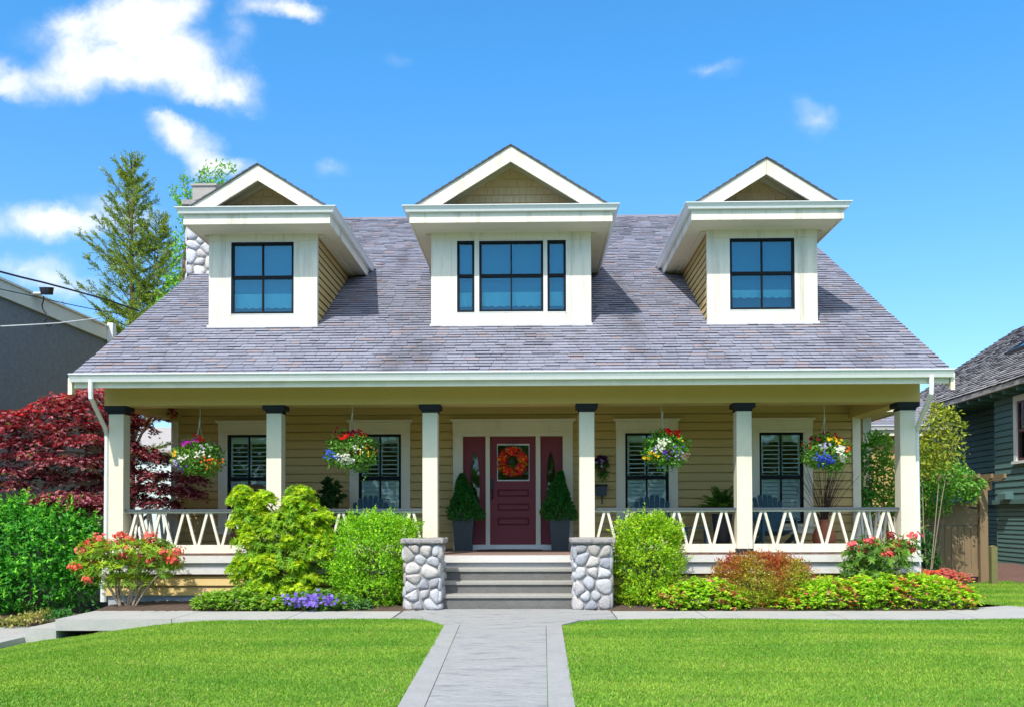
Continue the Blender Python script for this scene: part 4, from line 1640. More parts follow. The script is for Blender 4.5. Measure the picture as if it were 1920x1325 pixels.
def rpx(px, py, off=0.0):
    """where a photo pixel's ray meets the (offset) side wall: (s, z)"""
    d = ray(px, py)
    p0 = BA + NV * off
    A = np.array(((d[0], -DV[0]), (d[1], -DV[1])))
    t, s = np.linalg.solve(A, p0 - CAM[:2])
    return float(s), float(CAM[2] + d[2] * t)


gh = thing('shingled_house', 'dark green shingled house with white window frames and weathered shingle roof', 'house', tuple(rp(2, -4, 0)))
sE = rpx(1869, 830)[0]                   # corner between the near part and the part set back
zgut = rpx(1845, 733, .55)[1] + .06
zband = rpx(1895, 936)[1]
s0, s1 = -7.0, 11.0
RC = -.62
u3 = np.array((DV[0], DV[1], 0))
n3 = np.array((NV[0], NV[1], 0))
w1 = [rpx(1912, 752), rpx(1960, 856)]
w2 = [rpx(1842, 950), rpx(1859.5, 994)]


def lapr(m, a, b, off, z0, z1, exp, holes=(), out=.03):
    o = rp(b, off, 0)
    L = b - a
    lap(m, (o[0], o[1], 0), -u3, L, z0, z1, n3, [(b - h1, b - h0, g0, g1) for (h0, h1, g0, g1) in holes], exp=exp, out=out)


m = MB()
hw1 = (min(w1[0][0], w1[1][0]), max(w1[0][0], w1[1][0]), min(w1[0][1], w1[1][1]), max(w1[0][1], w1[1][1]))
hw2 = (min(w2[0][0], w2[1][0]), max(w2[0][0], w2[1][0]), min(w2[0][1], w2[1][1]), max(w2[0][1], w2[1][1]))
lapr(m, s0, sE, .04, zband, zgut, .165, [hw1])
lapr(m, s0, sE, 0, -.2, zband - .1, .115, [hw2], .022)
lapr(m, sE, s1, RC, zband, zgut, .165)
lapr(m, sE, s1, RC, -.2, zband - .1, .115, [hw2], .022)
m.prism([rp(sE, .02, -.2), rp(sE, .02, zgut), rp(sE, RC, zgut), rp(sE, RC, -.2)], u3 * .02)
wl_ = m.build('wall', 'siding_green', gh)
m = MB()
for (a, b, off) in ((s0, sE + .06, .0), (sE + .06, s1, RC)):
    m.prism([rp(a, off - .05, zband - .11), rp(a, off + .12, zband - .11), rp(a, off + .12, zband), rp(a, off - .05, zband)], u3 * (b - a))
sb = rpx(1905, 925)[0]
m.build('belt_board', 'siding_green', gh)
m = MB()
m.prism([rp(sb, .03, zband + .01), rp(sb, .26, zband + .01), rp(sb, .26, zband + .16), rp(sb, .03, zband + .22)], u3 * .45)
m.build('bracket', 'siding_green', gh)
m = MB()
m.prism([rp(s0, -.3, -.3), rp(s1, RC - .3, -.3), rp(s1, RC - .3, zgut), rp(s0, -.3, zgut)], -n3 * .2)
m.build('inner_wall', 'room_dark', gh)
for (hw, off, mm) in ((hw1, .04, 1), (hw2, RC if hw2[0] > sE else 0.0, 0)):
    a, b, c, d = hw
    fw = .15 if mm else .09
    m = MB()

    def rb(m, a, b, o0, o1, z0, z1):
        m.prism([rp(a, o0, z0), rp(a, o1, z0), rp(a, o1, z1), rp(a, o0, z1)], u3 * (b - a))
    rb(m, a - fw, a, off - .05, off + .06, c - .02, d + fw)
    rb(m, b, b + fw, off - .05, off + .06, c - .02, d + fw)
    rb(m, a, b, off - .05, off + .058, d, d + fw)
    rb(m, a - fw - .05, b + fw + .05, off - .05, off + .1, c - .09, c - .021)
    wf = m.build('window', 'white_frame', gh)
    m = MB()
    f = .05
    rb(m, a, a + f, off - .04, off + .02, c, d)
    rb(m, b - f, b, off - .04, off + .02, c, d)
    rb(m, a + f, b - f, off - .04, off + .02, d - f, d)
    rb(m, a + f, b - f, off - .04, off + .02, c, c + f)
    if mm:
        zm = (c + d) / 2
        rb(m, a + f, b - f, off - .04, off + .025, zm - .04, zm + .03)
        for k in (1, 2, 3):
            x = a + (b - a) * k / 4
            rb(m, x - .012, x + .012, off - .035, off + .015, zm + .03, d - f)
    m.build('sash', 'plum_sash', wf)
    m = MB()
    rb(m, a + f, b - f, off - .015, off - .009, c + f, d - f)
    m.build('pane', 'glass', wf)
# roof
P_ = .66
dr = 18.0
e0, e1 = -7.5, 9.3
m = MB()
ed = lambda s, o, z: rp(s, .55 + o, z)
up = np.array((-NV[0], -NV[1], P_))
lu = np.linalg.norm(up)
W_ = 5.2
for sg in (1,):
    A_, B_ = ed(e0, 0, zgut), ed(e1, 0, zgut)
    m.prism([A_ + np.array((0, 0, -.02)), A_ + up * W_ + np.array((0, 0, -.02)), A_ + up * W_ + np.array((0, 0, -.14)), A_ + np.array((0, 0, -.14))], B_ - A_)
    dn = np.array((-NV[0], -NV[1], -P_)) * W_
    m.prism([A_ + up * W_ + np.array((0, 0, -.02)), A_ + up * W_ + dn + np.array((0, 0, -.02)), A_ + up * W_ + dn + np.array((0, 0, -.14)), A_ + up * W_ + np.array((0, 0, -.14))], B_ - A_)
rr = m.build('roof', 'soffit_tan', gh)
m = MB()
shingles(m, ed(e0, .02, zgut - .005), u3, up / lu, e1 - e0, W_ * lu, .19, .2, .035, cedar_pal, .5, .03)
m.build('shingles', 'cedar_shingle', rr, cols=True)
m = MB()
A_, B_ = ed(e1, .02, 0), ed(e0, .02, 0)
m.sweep([(A_[0], A_[1]), (B_[0], B_[1])], [(-o * 1.15, zgut + z * 1.25 + .01) for (o, z) in GP][::-1])
m.build('gutter', 'clay_flue', gh)
m = MB()
for k in range(24):
    s = e0 + .4 + k * .7
    m.prism([rp(s, .5, zgut - .26), rp(s, -.2 if s < sE else RC, zgut - .26), rp(s, -.2 if s < sE else RC, zgut - .13), rp(s, .5, zgut - .13)], u3 * .06)
m.prism([rp(e0, .48, zgut - .14), rp(e0, -.8, zgut - .14), rp(e0, -.8, zgut - .12), rp(e0, .48, zgut - .12)], u3 * (e1 - e0))
m.build('eave_rafter', 'siding_green', gh)
# skylight
sk = rpx(1905, 622, .55 - 1.9)
c0 = rp(sk[0] - .2, .55 - 2.1, zgut + 2.1 * P_)
m = MB()
nn = np.cross(up / lu, u3)
nn = -nn if nn[2] < 0 else nn
for (a, b, c, d) in ((0, 1.1, 0, .08), (0, 1.1, 1.12, 1.2), (0, .08, .08, 1.12), (1.02, 1.1, .08, 1.12)):
    m.prism([c0 + u3 * a + up / lu * c, c0 + u3 * b + up / lu * c, c0 + u3 * b + up / lu * d, c0 + u3 * a + up / lu * d], nn * .14)
sk_ = m.build('skylight', 'metal_dark', gh)
m = MB()
m.prism([c0 + u3 * .08 + up / lu * .08 + nn * .1, c0 + u3 * 1.02 + up / lu * .08 + nn * .1, c0 + u3 * 1.02 + up / lu * 1.12 + nn * .1, c0 + u3 * .08 + up / lu * 1.12 + nn * .1], nn * .01)
m.build('skylight_pane', 'glass_coated', sk_)

# mulch bed under the green house
m = MB()
nxm, nym = 40, 12
for j in range(nym):
    for i in range(nxm):
        s = -8 + 15 * i / (nxm - 1)
        o = 2.6 * j / (nym - 1)
        h = .22 * (1 - sstep(np.array(o), .3, 2.5)) + .0
        p = rp(s, o - .1, -.04 + float(h) + random.uniform(-.03, .03))
        m.v.append(tuple(p))
        m.c.append((0, 0, 0))
for j in range(nym - 1):
    for i in range(nxm - 1):
        a = j * nxm + i
        m.f.append((a, a + nxm, a + nxm + 1, a + 1))
tag(m.build('mulch_bed', 'mulch', org=(0, 0, 0)), kind='structure')
# back lawn patch beside the walkway
m = MB()
poly = [ground_at(1822, 1127, 0), ground_at(1960, 1143, 0), ground_at(2060, 1130, 0), ground_at(2000, 1096, 0), ground_at(1900, 1089, 0), ground_at(1850, 1090, 0), ground_at(1795, 1098, 0)]
BL = np.array([p[:2] for p in poly])
cen = BL.mean(0)
m.v = [(cen[0], cen[1], -.0)] + [(p[0], p[1], -.012) for p in BL]
m.c = [(0, 0, 0)] * len(m.v)
m.f = [(0, i + 1, (i + 1) % len(BL) + 1) for i in range(len(BL))]
tag(m.build('back_lawn', 'turf_soil', org=(0, 0, 0)), kind='structure')

# gate with its posts and arbour beam
YGT = 5.0
ggx0, ggx1 = gx(1735, YGT, 1000), gx(1833, YGT, 1000)
gt = thing('garden_gate', 'weathered brown board gate with arched top beneath a vine covered arbour', 'gate', ((ggx0 + ggx1) / 2, YGT, 0))
gzb, gzt = gz(1080, YGT, 1790), gz(952, YGT, 1790)
m = MB()
nb_ = 8
for k in range(nb_):
    a = ggx0 + (ggx1 - ggx0) * k / nb_
    b = ggx0 + (ggx1 - ggx0) * (k + 1) / nb_ - .008
    m.box(a, b, YGT + random.uniform(0, .004), YGT + .03, gzb, gz(984, YGT, 1790))
m.build('board_panel', 'gate_brown', gt)
m = MB()
n = 12
top = [(ggx0 + (ggx1 - ggx0) * k / n, gzt + .10 * math.sin(math.pi * (k / n) ** .8) - .03) for k in range(n + 1)]
m.prism([(ggx0, YGT - .012, gz(984, YGT, 1790) + .01), (ggx1, YGT - .012, gz(984, YGT, 1790) + .01)] + [(x, YGT - .012, z) for (x, z) in top[::-1]], (0, .045, 0))
m.build('arched_rail', 'gate_brown', gt)
m = MB()
m.box(ggx0, ggx1, YGT - .014, YGT - .001, gzb, gzb + .17)
m.build('bottom_rail', 'gate_brown', gt)
m = MB()
lx = gx(1744, YGT - .02, 1004)
m.box(lx - .03, lx + .03, YGT - .03, YGT - .001, gz(1008, YGT), gz(999, YGT))
m.tube([(lx, YGT - .03, gz(1003, YGT)), (lx, YGT - .07, gz(1003, YGT)), (lx + .05, YGT - .07, gz(1004, YGT))], .012, 6)
m.build('latch', 'gutter_white', gt)
m = MB()
px_ = ggx1 + .02
m.box(px_, px_ + .17, YGT - .08, YGT + .09, -.1, gz(915, YGT, 1840))
m.build('post', 'gate_brown', gt)
m = MB()
m.box(ggx0 - .2, ggx0 - .03, YGT - .08, YGT + .09, -.1, gz(915, YGT, 1840))
m.build('post', 'gate_brown', gt)
m = MB()
zb0, zb1 = gz(918, YGT, 1830), gz(902, YGT, 1830)
m.box(ggx0 - .5, ggx1 + .30, YGT - .05, YGT + .04, zb0, zb1)
for k in range(7):
    x = ggx0 - .3 + (ggx1 - ggx0 + .5) * k / 6
    m.prism([(x, YGT - .75, zb1 + .05), (x, YGT - .62, zb1 + .002), (x, YGT + .6, zb1 + .002), (x, YGT + .7, zb1 + .05), (x, YGT + .7, zb1 + .14), (x, YGT - .75, zb1 + .14)], (.055, 0, 0))
m.build('arbour_beam', 'gate_brown', gt)
m = MB()
m.box(ggx0 + .1, ggx1, YGT + .05, YGT + .16, gz(951, YGT, 1790) + .02, gz(944, YGT, 1790) + .04)
m.build('header_board', 'gate_brown', gt)
# small wooden post
pp = at(1862.5, 1088, 3.9)
m = MB()
m.box(pp[0] - .06, pp[0] + .06, 3.84, 3.96, -.05, gz(1024, 3.9, 1862))
m.prism([(pp[0] - .06, 3.84, gz(1024, 3.9, 1862)), (pp[0] + .06, 3.84, gz(1024, 3.9, 1862)), (pp[0], 3.84, gz(1024, 3.9, 1862) + .03)], (0, .12, 0))
tag(m.build('wooden_post', 'post_mossy'), 'short mossy wooden post standing on the grass beside the garden gate', 'post')
# ------------------------------------------------------------------ things on the porch
def petals(LV, C, r, n, col, ax=None, jit=.1):
    """flower heads: five or more petals round each centre"""
    C = np.atleast_2d(C)
    k = len(C)
    A = unit(np.array((0, -1.0, .5)) + .5 * RNG.normal(size=(k, 3))) if ax is None else ax
    s = unit(np.cross(A, rnd_dirs(k)))
    t = np.cross(A, s)
    cc = np.array(col) * (1 + jit * RNG.normal(size=(k, 1)))
    for i in range(n):
        a = 2 * math.pi * i / n
        D = unit(s * math.cos(a) + t * math.sin(a) + .25 * A)
        LV.add(C, D, A, r * (0.85 + .3 * RNG.random(k)), r * .95, cc * (1 + .1 * RNG.normal(size=(k, 1))), .1)


def at_ball(c, r, dx, dy, k, sq=.8):
    """k points on a ball's near side round the offset (dx, dy) given in radii"""
    o = []
    for _ in range(k):
        x, z = dx + RNG.normal() * .13, dy + RNG.normal() * .11
        q = max(0.05, 1 - x * x - z * z)
        o.append((c[0] + x * r, c[1] - math.sqrt(q) * r * 1.04, c[2] + z * r * sq))
    return np.array(o)


def basket(px, py, pr, label, flowers, c1, c2, hookx):
    Y = 0.02
    c = at(px, py, Y)
    r = pr / 1700 * (Y + 15)
    b = thing('hanging_basket', label, 'hanging basket', (c[0], c[1], c[2] - r * .8), 'flower baskets hanging from the porch beam')
    m = MB()
    m.lathe(c[0], c[1], [(.05, c[2] - .22), (.13, c[2] - .18), (.18, c[2] - .06), (.185, c[2]), (.16, c[2] + .005), (.10, c[2] - .02)], 20)
    m.build('pot', 'coir', b, smooth=True)
    m = MB()
    top = np.array((c[0] + hookx, c[1] + .06, ZB + .01))
    kn = np.array((c[0] + hookx * .6, c[1] + .03, c[2] + r * .8 + .22))
    m.tube([top, (top + kn) / 2 + np.array((.01, 0, 0)), kn], .006, 5)
    for a in (0.3, 2.3, 4.4):
        m.tube([kn, np.array((c[0] + .17 * math.cos(a), c[1] + .17 * math.sin(a), c[2]))], .004, 5)
    m.tube([kn + np.array((0, 0, -.03)), kn + np.array((0.01, 0, .09))], .014, 6)
    m.build('hanger', 'cord', b)
    L = Leaves()
    bl = [(c[0], c[1], c[2], r, r * .95, r * .78), (c[0] + r * .35, c[1], c[2] - r * .3, r * .6, r * .6, r * .5), (c[0] - r * .35, c[1], c[2] - r * .25, r * .6, r * .6, r * .45)]
    P, N = blob_surface(bl, 2600, .45, .22, 4, down=.7)
    scatter_leaves(L, P, N, .055, .03, c1, c2, .1, .7, .25)
    k = RNG.choice(len(P), 26)
    for i in k:
        q = P[i]
        for s in range(7):
            L.add(q[None] + np.array(((0, 0, -.03 * s),)) + RNG.normal(size=(1, 3)) * .012, np.array(((0, -.3, -1.0),)) + RNG.normal(size=(1, 3)) * .5, rnd_dirs(1), .045, .026, mixc(c1, c2, 1))
    L.build('foliage', 'leaf', b)
    F = Leaves()
    for (col, dx, dy, k, fr, n) in flowers:
        for q in range(1):
            C = at_ball(c, r, dx, dy, k)
            C[:, 1] -= .01
            petals(F, C, fr, n, col)
    F.build('flowers', 'petal', b)


WHT, RED, MAG, VIO, BLU, YEL, ORG_, PNK, DRD = (.75, .75, .72), (.65, .008, .01), (.5, .03, .42), (.16, .06, .5), (.07, .14, .65), (.8, .52, .02), (.75, .17, .03), (.75, .3, .45), (.30, .01, .03)
LIL = (.5, .42, .75)
g1, g2 = (.05, .17, .02), (.16, .32, .05)
basket(372, 857, 45, 'flower basket at the far left with one red bloom and magenta flowers on top', [(RED, .12, .95, 14, .03, 6), (MAG, -.42, .75, 8, .03, 6), (MAG, -.02, .78, 6, .03, 6), (YEL, -.85, .15, 10, .025, 5), (LIL, -.8, -.3, 20, .022, 5), (VIO, -.5, -.6, 12, .022, 5), (WHT, -.3, -.1, 22, .02, 5), (WHT, .4, .1, 18, .02, 5), (ORG_, .75, -.2, 26, .022, 5), (ORG_, .7, -.5, 14, .02, 5), (LIL, .55, .55, 8, .022, 5), (PNK, -.95, .3, 5, .02, 5)], g1, g2, -.0)
basket(659, 845, 47, 'flower basket with dark red blooms above blue and white ones, left of the front door', [(DRD, -.3, .82, 16, .03, 6), (DRD, .15, .85, 10, .03, 6), (RED, .45, .82, 10, .028, 6), (RED, -.15, .62, 10, .03, 6), (BLU, -.8, -.2, 34, .02, 5), (BLU, -.55, -.35, 16, .02, 5), (WHT, -.15, -.4, 44, .022, 5), (WHT, .1, -.55, 22, .022, 5), (WHT, .5, .1, 14, .018, 5), (YEL, .7, -.2, 8, .02, 5), (ORG_, .9, .1, 5, .02, 5)], g1, g2, .0)
basket(1249, 840, 42, 'green flower basket with two bright red blooms on top, right of the front door', [(RED, .0, .95, 14, .034, 6), (RED, .35, .85, 14, .034, 6), (WHT, -.2, .2, 36, .02, 5), (WHT, -.45, -.1, 20, .02, 5), (YEL, -.75, -.42, 16, .028, 5), (VIO, -.1, -.35, 12, .02, 5), (VIO, -.6, .0, 6, .02, 5), (VIO, .35, -.15, 6, .02, 5), (PNK, .8, -.45, 12, .022, 5), (LIL, .55, -.5, 8, .02, 5), (YEL, .5, .5, 6, .02, 5)], (.05, .19, .02), (.17, .36, .06), -.1)
basket(1547, 848, 42, 'flower basket of blue, yellow and orange blooms above the terracotta vase', [(DRD, -.55, .72, 10, .03, 6), (DRD, .1, .92, 10, .03, 6), (RED, .35, .9, 6, .028, 6), (YEL, .15, .72, 14, .024, 6), (YEL, .5, .55, 10, .024, 6), (ORG_, .88, .25, 18, .028, 5), (LIL, -.35, .25, 18, .022, 5), (BLU, -.45, -.35, 46, .022, 5), (BLU, -.1, -.45, 30, .022, 5), (BLU, -.3, -.65, 16, .022, 5), (WHT, .4, .1, 34, .024, 5), (WHT, .5, -.35, 26, .022, 5), (RED, -.95, .35, 5, .024, 6)], g1, g2, .0)

# wreath on the door
W = at(961, 865, YWALL - .05)
wr = thing('door_wreath', 'round wreath of red, orange and yellow leaves hanging on the red front door', 'wreath', tuple(W))
m = MB()
ring = [(W[0] + .195 * math.cos(t), W[1], W[2] + .195 * math.sin(t)) for t in np.linspace(0, 2 * math.pi, 40)]
m.tube(ring, .035, 8, False)
m.tube([W + np.array((0, .03, .2)), W + np.array((0, .03, .34))], .004, 5)
m.build('ring', 'twig', wr)
L = Leaves()
n = 900
t = RNG.random(n) * 2 * math.pi
p = RNG.random(n) * 2 * math.pi
rr_ = .055 + .015 * RNG.random(n)
rad = .195 + rr_ * np.cos(p)
P = np.stack((W[0] + rad * np.cos(t), W[1] - np.abs(rr_ * np.sin(p)), W[2] + rad * np.sin(t)), 1)
D = np.stack((np.cos(t + p * .4), -.6 + 0 * t, np.sin(t + p * .4)), 1) + .5 * RNG.normal(size=(n, 3))
ci = RNG.choice(5, n, p=(.3, .22, .2, .13, .15))
pal = np.array(((.80, .03, .035), (.95, .22, .015), (.95, .52, .03), (.50, .015, .07), (.85, .08, .10)))
kx = (np.sin(t * 5.0) + .6 * np.sin(t * 11 + 1)) * .12
L.add(P, D, np.array((0, -1.0, 0)) + .4 * RNG.normal(size=(n, 3)), .06, .045, np.clip(pal[ci] * (1 + kx[:, None] * 2), 0, 1))
L.build('leaves', 'petal', wr)

# wall pocket of dark flowers, and the wall box
Q = at(1127, 872, YWALL - .1)
wp = thing('wall_planter', 'small wall pocket of dark purple flowers right of the door', 'planter', tuple(Q))
m = MB()
m.lathe(Q[0] + .02, Q[1] + .0, [(.02, Q[2] - .19), (.06, Q[2] - .12), (.085, Q[2] + .02), (.07, Q[2] + .02)], 14)
m.build('pocket', 'coir', wp, smooth=True)
L = Leaves()
P, N = blob_surface([(Q[0], Q[1] - .02, Q[2], .13, .08, .15), (Q[0] + .04, Q[1] - .02, Q[2] - .2, .09, .07, .09)], 420, .4)
scatter_leaves(L, P, N, .06, .03, (.03, .10, .015), (.08, .2, .03))
L.build('foliage', 'leaf', wp)
L = Leaves()
P, N = blob_surface([(Q[0], Q[1] - .05, Q[2] + .04, .13, .08, .13)], 110, .1)
petals(L, P[N[:, 1] < 0.2], .035, 5, (.09, .015, .08))
petals(L, P[:14] + np.array((-.03, -.04, -.06)), .028, 5, (.45, .4, .5))
L.build('flowers', 'petal', wp)
bx = at(1127, 919, YWALL - .1)
mbx = thing('wall_mailbox', 'dark grey mailbox on a bracket, right of the front door', 'mailbox', tuple(bx))
m = MB()
m.prism([(bx[0] - .10, bx[1] - .06, bx[2] - .10), (bx[0] + .10, bx[1] - .06, bx[2] - .10), (bx[0] + .115, bx[1] - .06, bx[2] + .09), (bx[0] - .115, bx[1] - .06, bx[2] + .09)], (0, .13, 0))
m.build('box', 'planter_grey', mbx)
m = MB()
m.prism([(bx[0] - .125, bx[1] - .08, bx[2] + .091), (bx[0] - .125, bx[1] + .08, bx[2] + .125), (bx[0] - .125, bx[1] + .08, bx[2] + .091)], (.25, 0, 0))
m.build('lid', 'charcoal_paint', mbx)
m = MB()
m.tube([(bx[0] + .02, bx[1] + .02, bx[2] - .10), (bx[0] + .02, bx[1] + .02, bx[2] - .26)], .012, 6)
m.build('bracket', 'metal_dark', mbx)

# doormat
m = MB()
mx, my = gx(955, YWALL - .55), YWALL - .52
m.add([(mx + .62 * math.cos(a), my + .02 + (-.33 if math.sin(a) < 0 else .33) * abs(math.sin(a)) ** .6, z) for z in (ZD + .001, ZD + .018) for a in np.linspace(0, 2 * math.pi, 32, endpoint=False)],
      [tuple(range(32, 64))] + [(k, (k + 1) % 32, 32 + (k + 1) % 32, 32 + k) for k in range(32)])
tag(m.build('doormat', 'mat_brown'), 'dark brown doormat lying before the red front door', 'doormat')


# potted dwarf conifers
def potted_conifer(px, label, x0p, x1p, ptop, ppot, seed):
    Y = YWALL - .42
    c = at(px, 1030, Y)
    zt = gz(ppot, Y, px)
    zc = gz(ptop, Y, px)
    t = thing('potted_conifer', label, 'potted conifer', (c[0], Y, ZD), 'potted conifers beside the front door')
    rt, rb = (x1p - x0p) / 2 / 1700 * (Y + 15), 15.5 / 1700 * (Y + 15)
    m = MB()
    m.lathe(c[0], Y, [(rb, ZD + .003), (rt * .98, zt - .05), (rt, zt), (rt - .03, zt), (rt - .035, zt - .05)], sq=True)
    m.build('pot', 'planter_grey', t)
    H = zc - zt
    R = .315
    L = Leaves()
    n = 9000
    u = RNG.random(n) ** .75
    prof = np.interp(u, [0, .10, .22, .45, .7, .88, 1], [.80, 1.0, .94, .62, .38, .20, .02])
    a = RNG.random(n) * 2 * math.pi
    lump = 1 + .13 * np.sin(a * 3 + u * 11 + seed) + .10 * np.sin(a * 7 - u * 17)
    rr = R * prof * lump * (1 - .4 * RNG.random(n) ** 2)
    P = np.stack((c[0] + rr * np.cos(a) + .03 * np.sin(u * 5 + seed), Y + rr * np.sin(a), zt - .06 + H * u), 1)
    N = np.stack((np.cos(a), np.sin(a), .45 + 0 * a), 1)
    D = N + .55 * RNG.normal(size=(n, 3)) + np.array((0, 0, .35))
    L.add(P, D, N + RNG.normal(size=(n, 3)) * .5, .055 * (.7 + .6 * RNG.random(n)), .02, mixc((.012, .085, .012), (.04, .19, .028), n, .25))
    L.build('foliage', 'needle', t)
    m = MB()
    m.tube([(c[0], Y, zt - .1), (c[0], Y, zt + H * .8)], [.03, .01], 7)
    m.build('trunk', 'bark', t)


potted_conifer(869.5, 'cone shaped dwarf conifer in a tall dark pot, left of the red door', 849.5, 889, 884, 971, .3)
potted_conifer(1049.5, 'cone shaped dwarf conifer in a tall dark pot, right of the red door', 1031, 1069, 879, 971, 2.1)


# terracotta vase with bare twigs
Y = 1.55
c = at(1545, 1017, Y)
va = thing('terracotta_vase', 'tall terracotta vase of bare twigs on the right of the porch', 'vase', (c[0], Y, ZD))
m = MB()
zt = gz(973, Y, 1545)
H = zt - ZD
m.lathe(c[0], Y, [(.12, ZD + .003), (.17, ZD + H * .15), (.205, ZD + H * .35), (.20, ZD + H * .5), (.15, ZD + H * .72), (.085, ZD + H * .86), (.075, ZD + H * .94), (.10, ZD + H), (.085, ZD + H), (.06, ZD + H * .9)], 24)
m.build('vase_body', 'terracotta', va, smooth=True)
m = MB()
for k in range(60):
    a = random.uniform(0, 2 * math.pi)
    sp = random.uniform(.05, .62) * (1 if random.random() < .8 else 1.25)
    hh = random.uniform(.7, 1.18)
    p0 = np.array((c[0] + .04 * math.cos(a), Y + .04 * math.sin(a), ZD + H * .9))
    p3 = p0 + np.array((sp * math.cos(a), sp * .5 * math.sin(a), hh))
    pts = [p0 + (p3 - p0) * s + np.array((math.cos(a), .4 * math.sin(a), 0)) * (-.06 * math.sin(math.pi * s)) + RNG.normal(size=3) * .008 for s in np.linspace(0, 1, 6)]
    m.tube(pts, np.linspace(.006, .0025, 6), 4)
m.build('twigs', 'twig', va)

# potted fern and leafy pot plant
def pot_plant(name, label, px, Y, ptop, ppot, pr, potm, c1, c2, fern):
    c = at(px, 1020, Y)
    zt = gz(ppot, Y, px)
    r = pr / 1700 * (Y + 15)
    t = thing(name, label, 'potted plant', (c[0], Y, ZD))
    m = MB()
    m.lathe(c[0], Y, [(r * .4, ZD + .003), (r * .62, zt - .04), (r * .66, zt), (r * .58, zt), (r * .55, zt - .04)], 22)
    m.build('pot', potm, t, smooth=True)
    L = Leaves()
    H = gz(ptop, Y, px) - zt
    if fern:
        for k in range(70):
            a, el = random.uniform(0, 2 * math.pi), random.uniform(.35, 1.45)
            d = np.array((math.cos(a) * math.cos(el), math.sin(a) * math.cos(el), math.sin(el)))
            ln_ = H * random.uniform(.75, 1.15)
            s = np.linspace(.15, 1, 22)
            base = np.array((c[0], Y, zt))
            C = base + d * ln_ * s[:, None] + np.array((0, 0, -1)) * (s[:, None] ** 2.4) * ln_ * .33
            sd = unit(np.cross(d, (0, 0, 1.0)))
            for sg in (-1, 1):
                L.add(C, sd * sg + d * .5 + RNG.normal(size=(22, 3)) * .1, np.array((0, 0, 1.0)) + RNG.normal(size=(22, 3)) * .2, .085 * np.sin(np.pi * (s * .85 + .12)) + .01, .022, mixc(c1, c2, 22))
    else:
        for k in range(90):
            a, el = random.uniform(0, 2 * math.pi), random.uniform(.3, 1.5)
            d = np.array((math.cos(a) * math.cos(el), math.sin(a) * math.cos(el), math.sin(el)))
            q = np.array((c[0], Y, zt)) + d * np.array((r, r, H)) * random.uniform(.45, 1)
            L.add(q[None].repeat(4, 0), d + RNG.normal(size=(4, 3)) * .8, rnd_dirs(4) + np.array((0, -.5, .8)), .13, .07, mixc(c1, c2, 4))
    L.build('foliage', 'leaf', t)
    m = MB()
    for k in range(9):
        a = k * .7
        m.tube([(c[0], Y, zt - .05), (c[0] + r * .4 * math.cos(a), Y + r * .4 * math.sin(a), zt + H * .6)], [.01, .005], 5)
    m.build('stems', 'bark', t)


pot_plant('potted_fern', 'feathery green fern in a blue grey pot behind the right hand railing', 1354, 1.5, 888, 962, 30, 'planter_grey', (.03, .12, .02), (.11, .26, .05), True)
pot_plant('potted_plant', 'dark leafy pot plant on the porch behind the tall yellow green shrub', 619, 1.7, 899, 965, 26, 'planter_grey', (.012, .05, .012), (.03, .10, .02), False)


# garden chairs
def make_chair():
    t = thing('garden_chair', 'x', 'chair', (0, 0, 0), 'teal chairs on the porch')
    m = MB()
    n = 7
    for k in range(n):                       # fanned back slats with a rounded top
        f = (k - (n - 1) / 2) / ((n - 1) / 2)
        x0, x1 = f * .20, f * .29
        hh = .70 - .13 * f * f
        p = [(x0 - .032, .26, .30), (x0 + .032, .26, .30), (x1 + .042, .26 + .30, .30 + hh), (x1 + .02, .26 + .31, .30 + hh + .035), (x1 - .02, .26 + .31, .30 + hh + .035), (x1 - .042, .26 + .30, .30 + hh)]
        m.prism(p, (0, .02, .008))
    m.bar((-.33, .42, .62), (.33, .42, .62), .03, .06)
    m.bar((-.26, .30, .36), (.26, .30, .36), .03, .06)
    m.build('backrest', 'teal_paint', t)
    m = MB()
    for k in range(6):
        y = -.28 + k * .105
        z = .385 - k * .019
        m.box(-.27, .27, y, y + .09, z - .02, z)
    m.build('seat', 'teal_paint', t)
    for s in (-1, 1):
        m = MB()
        m.prism([(s * .30 - .06, -.36, .565), (s * .30 + .06, -.36, .565), (s * .36 + .045, .44, .565), (s * .36 - .045, .44, .565)], (0, 0, .022))
        m.build('armrest', 'teal_paint', t)
        m = MB()
        m.box(s * .30 - .015, s * .30 + .015, -.32, -.22, 0.0, .564)
        m.build('leg', 'teal_paint', t)
        m = MB()
        m.prism([(s * .283 - .012, -.30, .36), (s * .283 - .012, .50, .06), (s * .283 - .012, .56, 0), (s * .283 - .012, .42, 0), (s * .283 - .012, -.30, .25)], (.024, 0, 0))
        m.build('leg', 'teal_paint', t)
    return t


def copy_tree(o, parent=None):
    c = o.copy()
    COL.objects.link(c)
    if parent is not None:
        c.parent = parent
    for ch in list(o.children):
        copy_tree(ch, c)
    return c


